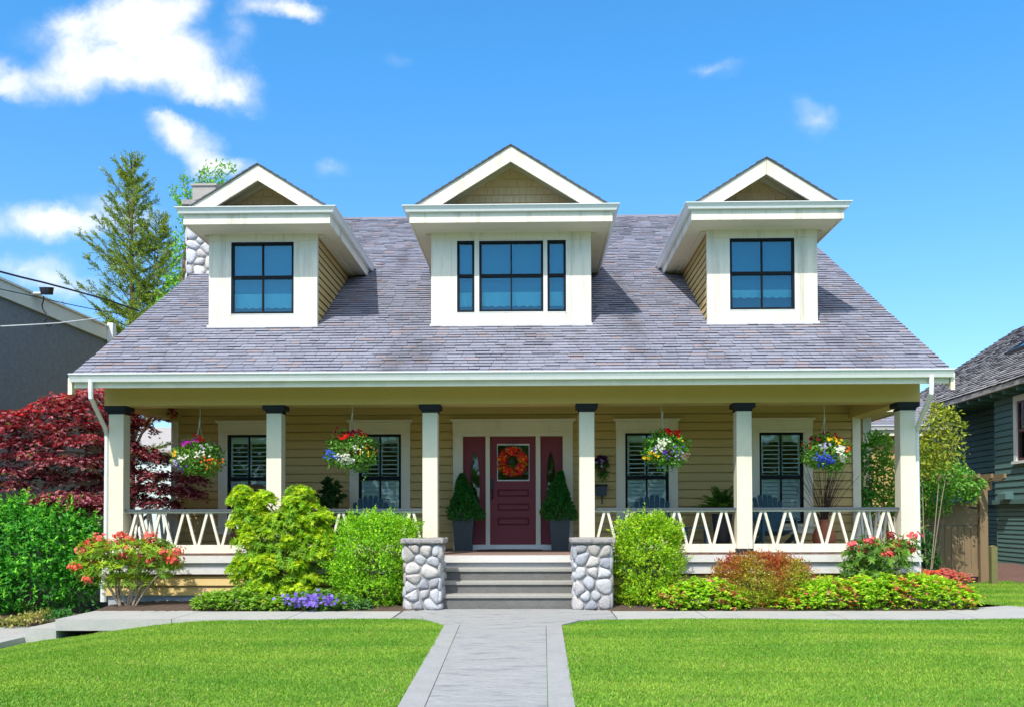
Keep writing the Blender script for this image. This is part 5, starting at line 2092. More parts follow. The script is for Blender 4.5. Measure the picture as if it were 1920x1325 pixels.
CH = [(690, 1.45, .1, 'teal slatted garden chair behind the railing left of the front door'),
      (1224, 1.5, -.1, 'teal slatted garden chair in front of the window just right of the door'),
      (1452, 1.5, .05, 'teal slatted garden chair before the right end window')]
ch0 = make_chair()
for i, (px, Y, a, lb_) in enumerate(CH):
    o = ch0 if i == 0 else copy_tree(ch0)
    o.location = (gx(px, Y, 960), Y, ZD + .002)
    o.rotation_euler = (0, 0, a)
    o['label'] = lb_
Y = 1.2
c = at(1305, 1000, Y)
tb = thing('side_table', 'small teal slatted side table by the fern, behind the right railing', 'side table', (c[0], Y, ZD))
m = MB()
for k in range(5):
    m.box(c[0] - .22, c[0] + .22, Y - .22 + k * .09, Y - .22 + k * .09 + .08, ZD + .42, ZD + .44)
m.build('table_top', 'teal_paint', tb)
for sx in (-1, 1):
    for sy in (-1, 1):
        m = MB()
        m.box(c[0] + sx * .19 - .02, c[0] + sx * .19 + .02, Y + sy * .17 - .02, Y + sy * .17 + .02, ZD + .002, ZD + .42)
        m.build('leg', 'teal_paint', tb)
# wicker chair
Y = 1.2
c = at(468, 1000, Y)
wk = thing('wicker_chair', 'brown wicker chair with rounded back behind the tall yellow green shrub', 'chair', (c[0], Y, ZD))
m = MB()
zt = gz(908, Y, 468)
n = 24
for k in range(n):
    t0, t1 = math.pi * k / n, math.pi * (k + 1) / n
    R_ = .33
    p = [(c[0] + R_ * math.cos(tt), Y + .22 * math.sin(tt), ZD + .35) for tt in (t0, t1)]
    hh = [zt - ZD - .35 - (.38 * (1 - math.sin(tt)) ** 1.3) for tt in (t0, t1)]
    m.add([p[0], p[1], (p[1][0] * 1.0 + (p[1][0] - c[0]) * .08, p[1][1] + .05, ZD + .35 + hh[1]), (p[0][0] + (p[0][0] - c[0]) * .08, p[0][1] + .05, ZD + .35 + hh[0])], [(0, 1, 2, 3)])
    m.tube([(p[0][0] + (p[0][0] - c[0]) * .08, p[0][1] + .05, ZD + .35 + hh[0]), (p[1][0] + (p[1][0] - c[0]) * .08, p[1][1] + .05, ZD + .35 + hh[1])], .022, 6)
m.build('backrest', 'wicker', wk)
m = MB()
m.lathe(c[0], Y, [(.30, ZD + .28), (.33, ZD + .32), (.33, ZD + .40), (.28, ZD + .43)], 22)
m.build('seat', 'wicker', wk)
for sx in (-1, 1):
    for sy in (-1, 1):
        m = MB()
        m.tube([(c[0] + sx * .22, Y + sy * .2, ZD + .3), (c[0] + sx * .25, Y + sy * .23, ZD + .003)], .02, 7)
        m.build('leg', 'wicker', wk)
# ------------------------------------------------------------------ plants
def E(px, py, rx, ry, Y, ryd=None):
    """ellipsoid from photo pixels at distance Y: centre and radii"""
    c = at(px, py, Y)
    k = (Y + 15) / 1700.0
    return (c[0], c[1], c[2], rx * k, (ryd if ryd is not None else rx * k * .85), ry * k)


def stems(m, base, tips, r0, r1, bend=.1, n=5):
    base = np.array(base, float)
    for t_ in tips:
        t_ = np.array(t_, float)
        k = np.array((RNG.normal() * bend, RNG.normal() * bend, .15 * np.linalg.norm(t_ - base)))
        b0 = base + np.array((RNG.normal() * .05, RNG.normal() * .04, 0))
        pts = [b0 + (t_ - b0) * s + k * math.sin(math.pi * s) for s in np.linspace(0, 1, n)]
        m.tube(pts, np.linspace(r0, r1, n), 6)


def shrub(name, label, cat, base, blobs, fill, stem_r=.02, n_st=8, stem_m='bark', group=None, exact=False):
    t = thing(name, label, cat, base, group)
    L = Leaves()
    fill(L, blobs)
    L.build('foliage', 'leaf', t)
    B = np.array(blobs)
    m = MB()
    idx = [i % len(B) for i in range(n_st if exact else max(n_st, len(B)))]
    stems(m, base, [B[i, :3] + RNG.normal(size=3) * B[i, 3:6] * .25 for i in idx], stem_r, stem_r * .35)
    m.build('stems', stem_m, t)
    return t


# tall yellow-green shrub
Y = -.62
bl = [E(455, 935, 22, 24, Y), E(492, 940, 20, 22, Y), E(468, 975, 36, 32, Y), E(562, 945, 34, 36, Y), E(590, 975, 34, 32, Y), E(545, 990, 48, 42, Y), E(480, 1030, 46, 46, Y), E(580, 1040, 42, 44, Y), E(525, 1060, 58, 52, Y), E(462, 1070, 30, 32, Y),
      E(560, 1098, 48, 32, Y), E(500, 1105, 50, 26, Y), E(605, 1010, 22, 26, Y)]


def clumps(bl, per, r0, r1, flat=.75):
    B = np.array(bl, float)
    out = []
    for b in B:
        for d in rnd_dirs(per):
            d[1] = -abs(d[1]) if RNG.random() < .75 else d[1]
            r = RNG.uniform(r0, r1)
            out.append((*(b[:3] + d * np.maximum(b[3:6] - r * .6, .02)), r, r, r * flat))
    return out


def f_rhodo(L, bl):
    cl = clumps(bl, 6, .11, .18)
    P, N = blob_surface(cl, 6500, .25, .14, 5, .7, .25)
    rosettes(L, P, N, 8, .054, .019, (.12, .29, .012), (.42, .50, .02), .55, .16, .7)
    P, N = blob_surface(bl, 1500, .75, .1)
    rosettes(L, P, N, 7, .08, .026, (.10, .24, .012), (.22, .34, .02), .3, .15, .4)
    return


def f_rhodo_plain(L, bl):
    P, N = blob_surface(bl, 2300, .3, .24, 5)
    rosettes(L, P, N, 9, .082, .025, (.15, .32, .012), (.38, .47, .02), .55, .12, .6)
    P, N = blob_surface(bl, 1400, .75, .1)
    rosettes(L, P, N, 7, .09, .03, (.05, .15, .012), (.12, .24, .02), .3, .15, .4)


gb = at(520, 1143, Y)
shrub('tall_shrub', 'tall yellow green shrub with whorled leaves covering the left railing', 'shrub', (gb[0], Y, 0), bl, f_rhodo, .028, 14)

# clipped shrubs either side of the steps
def f_box(n1, c1, c2, L0=.042, W0=.022):
    def f(L, bl):
        P, N = blob_surface(bl + clumps(bl, 9, .07, .13), n1, .26, .36, 5.5, .8, .6)
        scatter_leaves(L, P, N, L0, W0, c1, c2, .35, .7, .16)
        # short upright shoots
        k = RNG.choice(len(P), n1 // 22)
        for s in range(6):
            q = P[k] + unit(N[k] + np.array((0, -.1, .9))) * (.018 * s + .01)
            scatter_leaves(L, q, N[k], L0 * .9, W0, np.array(c1) * 1.25, np.array(c2) * 1.15, .6, .8, .18)
        k = RNG.choice(len(P), 46)
        ax = unit(N[k] + np.array((0, 0, .7)) + .4 * RNG.normal(size=(46, 3)))
        for s in range(9):
            scatter_leaves(L, P[k] + ax * (.016 * s), ax, L0, W0, np.array(c1) * 1.2, c2, .4, .8, .2)
        P, N = blob_surface(bl, n1 // 3, .8, .1)
        scatter_leaves(L, P, N, L0 * 1.15, W0 * 1.2, c1, c2, .2, 1, .2)
    return f


Y = -.68
bl = [E(702, 1045, 78, 74, Y), E(745, 1010, 44, 42, Y), E(672, 1010, 46, 44, Y), E(712, 995, 48, 32, Y), E(660, 1080, 46, 48, Y), E(700, 1105, 66, 36, Y), E(742, 1090, 34, 46, Y)]
gb = at(700, 1143, Y)
shrub('rounded_shrub', 'rounded bright green shrub just left of the stone steps', 'shrub', (gb[0], Y, 0), bl, f_box(17000, (.06, .24, .010), (.29, .46, .02)), .02, 10, group='rounded shrubs beside the steps')
Y = -.66
bl = [E(1214, 1050, 64, 72, Y), E(1190, 1005, 38, 36, Y), E(1240, 1005, 38, 36, Y), E(1216, 992, 34, 24, Y), E(1180, 1055, 34, 48, Y), E(1252, 1060, 32, 48, Y), E(1212, 1110, 52, 30, Y)]
gb = at(1212, 1142, Y)
shrub('rounded_shrub', 'upright yellow green shrub just right of the stone steps', 'shrub', (gb[0], Y, 0), bl, f_box(15500, (.07, .23, .010), (.35, .46, .02)), .02, 10, group='rounded shrubs beside the steps')


# azaleas
def azalea(label, base, blobs, blooms, nros, c1, c2, fc, sr, ns, tilt):
    t = thing('flowering_azalea', label, 'azalea', base)
    L = Leaves()
    P, N = blob_surface(blobs, nros * 2, .5, .3, 5, .7, .35)
    rosettes(L, P, N, 8, .085, .024, c1, c2, .45, .15, .5)
    F = Leaves()
    for (px, py, r) in blooms:
        Y = base[1] - .12 + RNG.normal() * .06
        c = at(px, py, Y)
        k = r / 1700 * (Y + 15)
        d = unit(RNG.normal(size=(24, 3)) + np.array((0, -.5, .35)))
        C = c + d * k * 1.3 * np.array((1.0, .8, .6)) * (.25 + .85 * RNG.random((24, 1)))
        petals(F, C, .033, 5, np.clip(np.array(fc) * (1 + .25 * RNG.normal()) + .05 * RNG.random(), 0, .95), d, .22)
        rosettes(L, c[None] + np.array(((0, .02, -k * .5),)), np.array(((0, -.3, .8),)), 9, .10, .026, c1, c2, .1)
    L.build('foliage', 'leaf', t)
    F.build('blossoms', 'petal', t)
    B = np.array(blobs)
    m = MB()
    for i in range(ns):
        stems(m, np.array(base) + np.array(((B[i % len(B), 0] - base[0]) * .16, RNG.normal() * .04, 0)), [B[i % len(B), :3] + RNG.normal(size=3) * B[i % len(B), 3:6] * .4], sr, sr * .4, .04)
    m.build('stems', 'bark_pale', t)


Y = -.78
gb = at(238, 1147, Y)
azalea('leggy azalea with orange red blossoms at the left corner of the porch', (gb[0], Y, 0),
       [E(240, 1035, 75, 26, Y), E(180, 1040, 38, 26, Y), E(300, 1040, 38, 22, Y), E(225, 1065, 66, 24, Y), E(160, 1068, 26, 20, Y), E(285, 1070, 44, 20, Y), E(320, 1058, 22, 18, Y), E(240, 1088, 50, 16, Y)],
       [(187, 1010, 15), (211, 1020, 17), (242, 1010, 18), (282, 1003, 13), (285, 1016, 12), (210, 1045, 13), (209, 1059, 12), (230, 1042, 12), (256, 1060, 13), (290, 1040, 13), (332, 1033, 14), (331, 1052, 13), (266, 1045, 12),
        (306, 1036, 12), (141, 1063, 11), (163, 1087, 11), (153, 1032, 14), (170, 1018, 12), (240, 1030, 13), (184, 1035, 12), (316, 1045, 11), (252, 1022, 12), (176, 1052, 10), (282, 1052, 10), (225, 1003, 11)],
       330, (.09, .21, .02), (.27, .38, .03), (.82, .16, .11), .018, 14, 0)
Y = -.55
gb = at(1655, 1115, Y)
azalea('azalea with coral pink blossoms at the right corner of the porch', (gb[0], Y, 0),
       [E(1650, 1050, 62, 36, Y), E(1620, 1045, 36, 34, Y), E(1690, 1035, 36, 28, Y), E(1640, 1085, 56, 26, Y), E(1600, 1068, 24, 22, Y)],
       [(1597, 1020, 12), (1632, 1014, 13), (1669, 1006, 13), (1711, 1004, 13), (1627, 1031, 14), (1636, 1041, 13), (1647, 1043, 12), (1657, 1030, 14), (1672, 1032, 13), (1681, 1022, 14), (1695, 1025, 12), (1705, 1028, 10), (1663, 1040, 10)],
       240, (.045, .13, .02), (.15, .28, .04), (.80, .10, .11), .016, 12, 0)

# red and green spirea
Y = -.75
bl = [E(1425, 1090, 78, 50, Y), E(1375, 1080, 40, 36, Y), E(1470, 1080, 46, 38, Y), E(1420, 1062, 52, 24, Y), E(1400, 1118, 60, 24, Y), E(1460, 1115, 52, 26, Y)]


def f_spirea(L, bl):
    P, N = blob_surface(bl + clumps(bl, 5, .08, .14), 24000, .35, .3, 6, .8, .9)
    zz = np.clip((P[:, 2] - .30) / .6 + .28 * RNG.normal(size=len(P)) + .3 * np.sin(P[:, 0] * 9), 0, 1)[:, None]
    c = (1 - zz) * np.array((.22, .30, .02)) + zz * np.array((.29, .055, .028))
    c = c * (1 + .25 * RNG.normal(size=(len(P), 1)))
    D = N + RNG.normal(size=P.shape) * .7 + np.array((0, 0, .5))
    L.add(P, D, N + .5 * RNG.normal(size=P.shape), .044 * (.7 + .6 * RNG.random(len(P))), .018, c)
    k = RNG.choice(len(P), 380)
    for s in range(6):
        q = P[k] + unit(N[k] + np.array((0, 0, .9)) + .2 * RNG.normal(size=(380, 3))) * (.018 * s + .01)
        scatter_leaves(L, q, N[k], .034, .015, (.36, .06, .03), (.36, .24, .03), .6, .8, .15)


gb = at(1425, 1143, Y)
shrub('spirea_bush', 'russet red and lime spirea bush below the right hand railing', 'shrub', (gb[0], Y, 0), bl, f_spirea, .014, 14)


def carpet(name, label, blobs, n, L0, W0, c1, c2, base, fleck=None, flowers=None):
    t = thing(name, label, 'ground cover plant', base)
    L = Leaves()
    P, N = blob_surface(blobs, int(n * 1.5), .4, .3, 6, .75, .35)
    ok = P[:, 2] > .01
    P, N = P[ok], N[ok]
    k = len(P)
    cc = mixc(c1, c2, k, .18)
    if fleck is not None:
        f = (np.sin(P[:, 0] * 7) + np.sin(P[:, 0] * 17 + P[:, 2] * 30) + RNG.normal(size=k) * 1.1) > 1.9
        cc[f] = np.array(fleck) * (1 + .2 * RNG.normal(size=(f.sum(), 1)))
    for j in range(3):      # lobed leaves: three blades from one point
        a = (j - 1) * .75
        D = unit(N * .35 + RNG.normal(size=(k, 3)) * .25 + np.stack((np.sin(a + P[:, 0] * 40), -np.cos(a + P[:, 0] * 40), 0 * P[:, 0]), 1))
        L.add(P, D, N * .4 + np.array((0, -.25, 1.0)) + .35 * RNG.normal(size=(k, 3)), L0 * (.7 + .6 * RNG.random(k)), W0, cc)
    L.build('foliage', 'leaf', t)
    if flowers:
        F = Leaves()
        for (px, py, col, r) in flowers:
            petals(F, at(px, py, base[1] - .34 + RNG.normal() * .05)[None], r, 5, col)
        F.build('blossoms', 'petal', t)
    return t


Y = -1.05
carpet('hardy_geranium', 'lime green ground cover spreading to the right end of the flower bed', [E(x, y, 42, h, Y + dy) for (x, y, h, dy) in ((1510, 1122, 26, 0), (1560, 1116, 30, 0), (1610, 1115, 32, 0), (1660, 1113, 34, .05), (1710, 1112, 34, .1), (1755, 1115, 30, .1), (1792, 1122, 24, .1), (1540, 1106, 22, .35), (1640, 1100, 24, .35), (1720, 1098, 22, .35), (1480, 1132, 16, 0))],
       6500, .05, .026, (.13, .33, .015), (.35, .48, .03), (at(1650, 1143, Y)[0], Y, 0), (.42, .13, .07),
       [(random.uniform(1500, 1800), random.uniform(1085, 1120), (.6, .12, .12), .018) for _ in range(26)])
carpet('hardy_geranium', 'small lime green ground cover between the upright shrub and the spirea', [E(x, y, 36, h, Y) for (x, y, h) in ((1262, 1124, 24), (1300, 1118, 32), (1340, 1118, 30), (1370, 1128, 20))],
       2600, .05, .026, (.13, .33, .015), (.34, .48, .03), (at(1310, 1143, Y)[0], Y, 0), (.40, .17, .10))
carpet('low_groundcover', 'low green ground cover at the foot of the tall yellow green shrub', [E(x, y, 36, h, Y) for (x, y, h) in ((398, 1132, 22), (440, 1128, 24), (485, 1134, 18), (525, 1136, 16))],
       2400, .045, .024, (.08, .22, .02), (.24, .38, .05), (at(440, 1144, Y)[0], Y, 0), None,
       [(x, y, (.6, .38, .02), .014) for (x, y) in ((493, 1124), (497, 1127), (521, 1133))] + [(455, 1136, VIO, .018), (385, 1104, VIO, .016)])
vf = [(random.gauss(580, 24), random.gauss(1124, 8), random.choice(((.24, .16, .66), (.32, .24, .75), (.18, .10, .55))), .032) for _ in range(110)] + [(random.uniform(530, 635), random.uniform(1112, 1134), (.24, .15, .62), .022) for _ in range(24)]
carpet('violet_geranium', 'violet flowering geranium in front of the shrubs left of the steps', [E(x, y, 34, h, Y) for (x, y, h) in ((560, 1132, 20), (595, 1128, 22), (632, 1134, 18))],
       1500, .045, .024, (.06, .18, .03), (.18, .32, .07), (at(590, 1144, Y)[0], Y, 0), None, vf)
carpet('low_groundcover', 'blue green low plant at the foot of the rounded left shrub', [E(x, y, 22, h, Y) for (x, y, h) in ((650, 1134, 16), (676, 1136, 12))],
       600, .04, .02, (.05, .16, .05), (.14, .28, .10), (at(662, 1144, Y)[0], Y, 0))
Y = .7
carpet('red_groundcover', 'pink red low foliage at the foot of the garden gate', [E(x, y, 24, h, Y) for (x, y, h) in ((1690, 1088, 16), (1740, 1084, 14), (1770, 1080, 13), (1795, 1085, 11), (1720, 1082, 18))],
       1500, .045, .022, (.36, .09, .08), (.55, .20, .20), (at(1750, 1097, Y)[0], Y, 0), (.20, .30, .03), [(random.uniform(1725, 1765), random.uniform(1068, 1085), (.75, .14, .05), .026) for _ in range(22)])
# fern
Y = 1.0
c = at(1742, 1082, Y)
fn = thing('garden_fern', 'bright green fern beside the right end of the porch deck', 'fern', (c[0], Y, 0))
L = Leaves()
for k in range(22):
    a, el = random.uniform(-2.6, 1.2), random.uniform(.5, 1.3)
    d = np.array((math.cos(a) * math.cos(el), math.sin(a) * math.cos(el), math.sin(el)))
    s = np.linspace(.1, 1, 26)
    C = np.array((c[0], Y, .05)) + d * .6 * s[:, None] + np.array((0, 0, -1)) * (s[:, None] ** 2.4) * .25
    sd = unit(np.cross(d, (0, 0, 1.0)))
    for sg in (-1, 1):
        L.add(C, sd * sg + d * .4, np.array((0, 0, 1.0)) + RNG.normal(size=(26, 3)) * .2, .10 * np.sin(np.pi * (s * .85 + .12)) + .01, .024, mixc((.05, .24, .03), (.14, .42, .06), 26))
L.build('fronds', 'leaf', fn)


# big green shrub on the left
Y = .2
bl = [E(70, 1030, 90, 78, Y), E(150, 1030, 44, 62, Y), E(10, 1010, 70, 70, Y), E(-50, 1030, 70, 90, Y), E(110, 985, 60, 36, Y), E(60, 1095, 100, 56, Y), E(150, 1085, 44, 56, Y), E(35, 965, 36, 28, Y), E(-10, 1120, 70, 40, Y)]


def f_big(L, bl):
    P, N = blob_surface(bl + clumps(bl, 6, .2, .34, .6), 14500, .22, .3, 4, .8, .5)
    scatter_leaves(L, P, N, .085, .040, (.015, .13, .012), (.09, .36, .035), .1, .55, .2)
    k = RNG.choice(len(P), 300)
    ax = unit(N[k] * .8 + np.array((0, -.1, .9)) + .3 * RNG.normal(size=(len(k), 3)))
    for s in range(9):
        q = P[k] + ax * (.025 * s)
        scatter_leaves(L, q, ax, .075, .034, (.06, .30, .02), (.24, .56, .05), .3, .8, .15)
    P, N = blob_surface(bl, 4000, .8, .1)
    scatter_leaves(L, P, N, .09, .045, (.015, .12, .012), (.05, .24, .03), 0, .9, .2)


gb = at(60, 1150, Y)
shrub('leafy_shrub', 'big dense bright green shrub at the left edge beneath the red maple', 'shrub', (gb[0], Y, -.2), bl, f_big, .012, 10)
Y = -1.25
for (nm, lb_, bs, c1, c2) in (('edging_plant', 'dark green low plant beside the concrete path, left of the drain pipe', [E(118, 1152, 16, 9, Y), E(100, 1156, 12, 8, Y)], (.02, .10, .02), (.06, .2, .04)),
                              ('edging_plant', 'yellowish low plant with pinkish leaves at the foot of the big left shrub', [E(60, 1160, 24, 12, Y), E(20, 1168, 24, 12, Y), E(85, 1152, 12, 10, Y)], (.12, .2, .02), (.36, .3, .12))):
    t = thing(nm, lb_, 'ground cover plant', tuple(np.array(bs[0][:2]).tolist()) + (-.15,))
    L = Leaves()
    P, N = blob_surface(bs, 420, .6, .3)
    scatter_leaves(L, P, N, .055, .032, c1, c2, .3, .7, .2)
    L.build('foliage', 'leaf', t)

# red Japanese maple
PADS = [(178, 742, 66, 11, 1.2), (118, 752, 48, 10, 1.0), (222, 748, 26, 10, 1.4), (92, 772, 62, 12, .9), (25, 782, 46, 12, .7), (170, 772, 70, 14, 1.3), (230, 775, 34, 14, 1.6), (-20, 800, 50, 14, .6), (60, 803, 66, 13, .8), (140, 800, 64, 15, 1.1), (205, 805, 46, 14, 1.5),
        (20, 832, 52, 10, .7), (95, 828, 52, 12, .9), (165, 828, 62, 13, .8), (225, 832, 36, 14, 1.5), (275, 775, 36, 10, 1.9), (305, 768, 24, 8, 1.9), (262, 800, 30, 12, 1.9), (55, 856, 62, 10, .7), (130, 868, 68, 12, .75), (205, 862, 50, 14, 1.3), (262, 850, 44, 14, 1.7), (295, 862, 40, 10, 1.8),
        (10, 884, 44, 9, .5), (80, 890, 40, 8, .9), (160, 898, 70, 12, 1.4), (240, 890, 60, 15, 1.6), (305, 893, 48, 8, 1.5), (360, 898, 28, 4, 1.4), (20, 910, 38, 8, .45), (200, 918, 70, 13, 1.5), (280, 917, 52, 9, 1.5), (335, 918, 34, 5, 1.3), (365, 926, 20, 4, 1.25), (130, 934, 66, 11, .55), (180, 942, 58, 12, .5),
        (85, 945, 40, 9, .5), (245, 938, 56, 12, 1.6), (300, 942, 40, 8, 1.5), (190, 955, 60, 10, .9)]
tx = gx(262, 1.6, 950)
mp = thing('japanese_maple', 'spreading dark red Japanese maple beside the left end of the porch', 'tree', (tx, 1.7, -.2))
L = Leaves()
m = MB()
mp_tips = []
for (px, py, rx, ry, Y) in PADS:
    e = np.array(E(px, py, rx, ry, Y))
    n = int(28 + rx * 6.8)
    a = RNG.random(n) * 2 * math.pi
    r = np.sqrt(RNG.random(n)) * (1 + .22 * np.sin(a * 4 + px) + .12 * np.sin(a * 9 + py))
    P = np.stack((e[0] + e[3] * r * np.cos(a), e[1] + e[3] * .9 * r * np.sin(a), e[2] + e[5] * (.9 - 1.4 * r ** 2) + .035 * RNG.normal(size=n)), 1)
    out = np.stack((np.cos(a), np.sin(a), -.55 + 0 * a), 1)
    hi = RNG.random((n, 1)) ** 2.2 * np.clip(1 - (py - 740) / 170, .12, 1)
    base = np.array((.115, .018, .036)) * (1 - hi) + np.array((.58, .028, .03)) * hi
    pk = RNG.random(n) < .26
    base[pk] = np.array((.40, .17, .215))
    gr = RNG.random(n) < .05
    base[gr] = np.array((.11, .10, .02))
    base *= 1 + .2 * RNG.normal(size=(n, 1))
    ax = unit(out + .45 * RNG.normal(size=(n, 3)))
    sd = unit(np.cross(ax, np.array((0, 0, 1.0))))
    for j in (-2, -1, 0, 1, 2):
        D = ax + sd * j * .42 + .08 * RNG.normal(size=(n, 3))
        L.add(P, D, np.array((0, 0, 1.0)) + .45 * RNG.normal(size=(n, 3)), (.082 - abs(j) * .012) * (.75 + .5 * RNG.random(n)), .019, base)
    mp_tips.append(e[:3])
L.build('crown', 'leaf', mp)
p0 = np.array((tx, 1.7, -.3))
hub = [p0 + np.array((0, 0, .3)), p0 + np.array((-.05, -.03, .9)), p0 + np.array((-.12, -.1, 1.5)), p0 + np.array((-.25, -.15, 2.1)), p0 + np.array((-.2, -.2, 2.7))]
m.tube([p0] + hub, [.11, .10, .085, .075, .055, .035], 8)
for q in mp_tips:
    h_ = min(hub, key=lambda w: abs(w[2] + .35 - q[2]))
    k = np.array((0, 0, .16))
    m.tube([h_ + (q - h_) * s + k * math.sin(math.pi * s) + RNG.normal(size=3) * .02 for s in np.linspace(0, 1, 6)], np.linspace(.035, .008, 6), 6)
m.build('trunk', 'bark_pale', mp)

# conifer behind the house
def conifer(tx_px, top_py, base_z, Y, half_px, label, name):
    sc = (Y + 15) / 1700
    top = at(tx_px, top_py, Y)
    t = thing(name, label, 'tree', (top[0], Y, base_z))
    m = MB()
    H = top[2] - base_z
    m.tube([(top[0], Y, base_z), (top[0] + .05, Y, base_z + H * .5), (top[0], Y, top[2] - .3), tuple(top)], [.16, .085, .022, .008], 8)
    L = Leaves()
    lead2 = at(tx_px + 46, top_py + 104, Y)
    axes = [(top, H, half_px * sc, 0.0), (lead2, H * .62, half_px * sc * .72, 1.0)]
    m.tube([(top[0] + .05, Y, lead2[2] - H * .42), (lead2[0] - .1, Y, lead2[2] - H * .25), tuple(lead2)], [.07, .04, .008], 6)
    for (tp, hh, R, off) in axes:
        z = tp[2] - .25
        while z > tp[2] - hh * .72:
            f = (tp[2] - z) / (hh * .62)
            ln_ = R * min(1.15, .14 + 1.0 * f ** .85)
            for k in range(random.choice((3, 4, 5))):
                a = random.uniform(0, 2 * math.pi)
                l_ = ln_ * random.uniform(.45, 1.5)
                el = .80 - .50 * min(f, 1.2) + random.uniform(-.15, .15)
                d = np.array((math.cos(a) * math.cos(el), math.sin(a) * math.cos(el), math.sin(el)))
                b0 = np.array((tp[0] + .05 * off, Y, z))
                s = np.linspace(0, 1, 7)
                bp = b0 + d * l_ * s[:, None] + np.array((0, 0, 1.0)) * (.22 * l_ * (s[:, None] ** 2) - .12 * l_ * s[:, None])
                m.tube(bp, np.linspace(.018, .005, 7), 4, False)
                nt = int(5 + l_ * 12)
                for q in range(nt):
                    u_ = random.uniform(.18, 1)
                    c0 = b0 + d * l_ * u_ + np.array((0, 0, 1.0)) * (.22 * l_ * u_ ** 2 - .12 * l_ * u_)
                    sd = np.cross(d, (0, 0, 1.0)) * random.choice((-1, 1))
                    td = unit(d * random.uniform(.5, 1.1) + sd * random.uniform(.3, .9) + RNG.normal(size=3) * .25)
                    tl = random.uniform(.14, .34) * (1.15 - .4 * u_)
                    nn = 11
                    ss = np.linspace(0, 1, nn)[:, None]
                    C = c0 + td * tl * ss
                    col = mixc((.11, .20, .03), (.30, .36, .05), nn, .2)
                    for r_ in range(2):
                        L.add(C, td + RNG.normal(size=(nn, 3)) * .75, rnd_dirs(nn), .085, .017, col)
            z -= random.uniform(.15, .29) * (1 if f < .8 else 1.2)
    # needles along the leader
    C = np.array((top[0], Y, top[2] - .9)) + np.array((0, 0, 1.0)) * np.linspace(0, .9, 40)[:, None]
    L.add(C, rnd_dirs(40) + np.array((0, 0, .8)), rnd_dirs(40), .10, .018, mixc((.05, .10, .02), (.14, .2, .03), 40))
    L.build('crown', 'needle', t)
    m.build('trunk', 'bark', t)


conifer(247, 302, -.3, 12.0, 120, 'airy green conifer standing behind the left slope of the roof', 'conifer_tree')

# leafy tree behind the chimney
Y = 10.5
cb = at(336, 640, Y)
lt = thing('leafy_tree', 'bright green leafy tree with thin sprigs rising behind the stone chimney', 'tree', (cb[0], Y, -.3))
m = MB()
L = Leaves()
m.tube([(cb[0], Y, -.3), (cb[0] + .05, Y, cb[2] * .7), tuple(at(345, 500, Y)), tuple(at(352, 420, Y))], [.16, .12, .07, .04], 7)
root = at(352, 430, Y)
for (px, py) in ((343, 325), (352, 340), (387, 306), (393, 318), (412, 306), (427, 305), (440, 312), (405, 330), (322, 352), (332, 372), (345, 385), (372, 330), (420, 330), (378, 345), (398, 345)):
    e = at(px, py, Y + RNG.normal() * .3)
    pts = [root + (e - root) * s + np.array((RNG.normal() * .05, 0, .12 * math.sin(math.pi * s))) for s in np.linspace(0, 1, 7)]
    m.tube(pts, np.linspace(.022, .005, 7), 5)
    n = 60
    s = RNG.random(n) ** .6
    C = root + (e - root) * s[:, None] + RNG.normal(size=(n, 3)) * .05
    ok = s > .35
    D = unit(e - root) * .7 + rnd_dirs(n)
    L.add(C[ok], D[ok], rnd_dirs(ok.sum()) + np.array((0, 0, .7)), .15, .05, mixc((.07, .22, .03), (.2, .42, .06), ok.sum()))
bl = [E(338, 480, 16, 50, Y), E(330, 545, 24, 46, Y), E(318, 590, 30, 36, Y), E(345, 590, 50, 40, Y), E(348, 425, 14, 24, Y)]
P, N = blob_surface(bl, 1500, .6, .35, 4, .6)
scatter_leaves(L, P, N, .13, .055, (.06, .2, .02), (.2, .42, .05), .1, .9, .2)
L.build('crown', 'leaf', lt)
m.build('trunk', 'bark', lt)

# shrub behind the right end of the porch
Y = 3.6
bl = [E(1640, 850, 26, 40, Y), E(1655, 835, 18, 26, Y), E(1630, 895, 26, 50, Y), E(1660, 905, 32, 50, Y), E(1685, 930, 26, 46, Y), E(1640, 955, 40, 50, Y), E(1690, 990, 36, 50, Y)]


def f_laurel(L, bl):
    P, N = blob_surface(bl, 4200, .35, .3, 4, .8, .6)
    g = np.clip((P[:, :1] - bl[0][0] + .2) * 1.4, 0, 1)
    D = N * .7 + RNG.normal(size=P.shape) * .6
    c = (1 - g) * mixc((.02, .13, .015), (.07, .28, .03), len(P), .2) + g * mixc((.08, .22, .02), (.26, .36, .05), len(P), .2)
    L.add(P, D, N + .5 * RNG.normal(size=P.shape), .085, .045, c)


gb = at(1650, 1010, Y)
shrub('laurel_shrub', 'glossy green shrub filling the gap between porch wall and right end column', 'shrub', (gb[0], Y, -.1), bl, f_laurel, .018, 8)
# tall thin shrub right of the corner column
Y = 3.0
bl = [E(1768, 800, 28, 34, Y), E(1785, 825, 20, 26, Y), E(1745, 795, 20, 36, Y), E(1752, 850, 34, 34, Y), E(1735, 840, 16, 44, Y), E(1778, 775, 16, 18, Y), E(1755, 770, 14, 16, Y), E(1800, 800, 12, 20, Y), E(1770, 860, 34, 24, Y), E(1740, 880, 22, 26, Y)]


def f_cam(L, bl):
    P, N = blob_surface(bl, 1600, .75, .5, 4, .3, .8)
    D = N * .4 + RNG.normal(size=P.shape) * .7 + np.array((0, 0, .1))
    L.add(P, D, N + .7 * RNG.normal(size=P.shape), .10, .042, mixc((.10, .17, .015), (.34, .36, .05), len(P), .2))


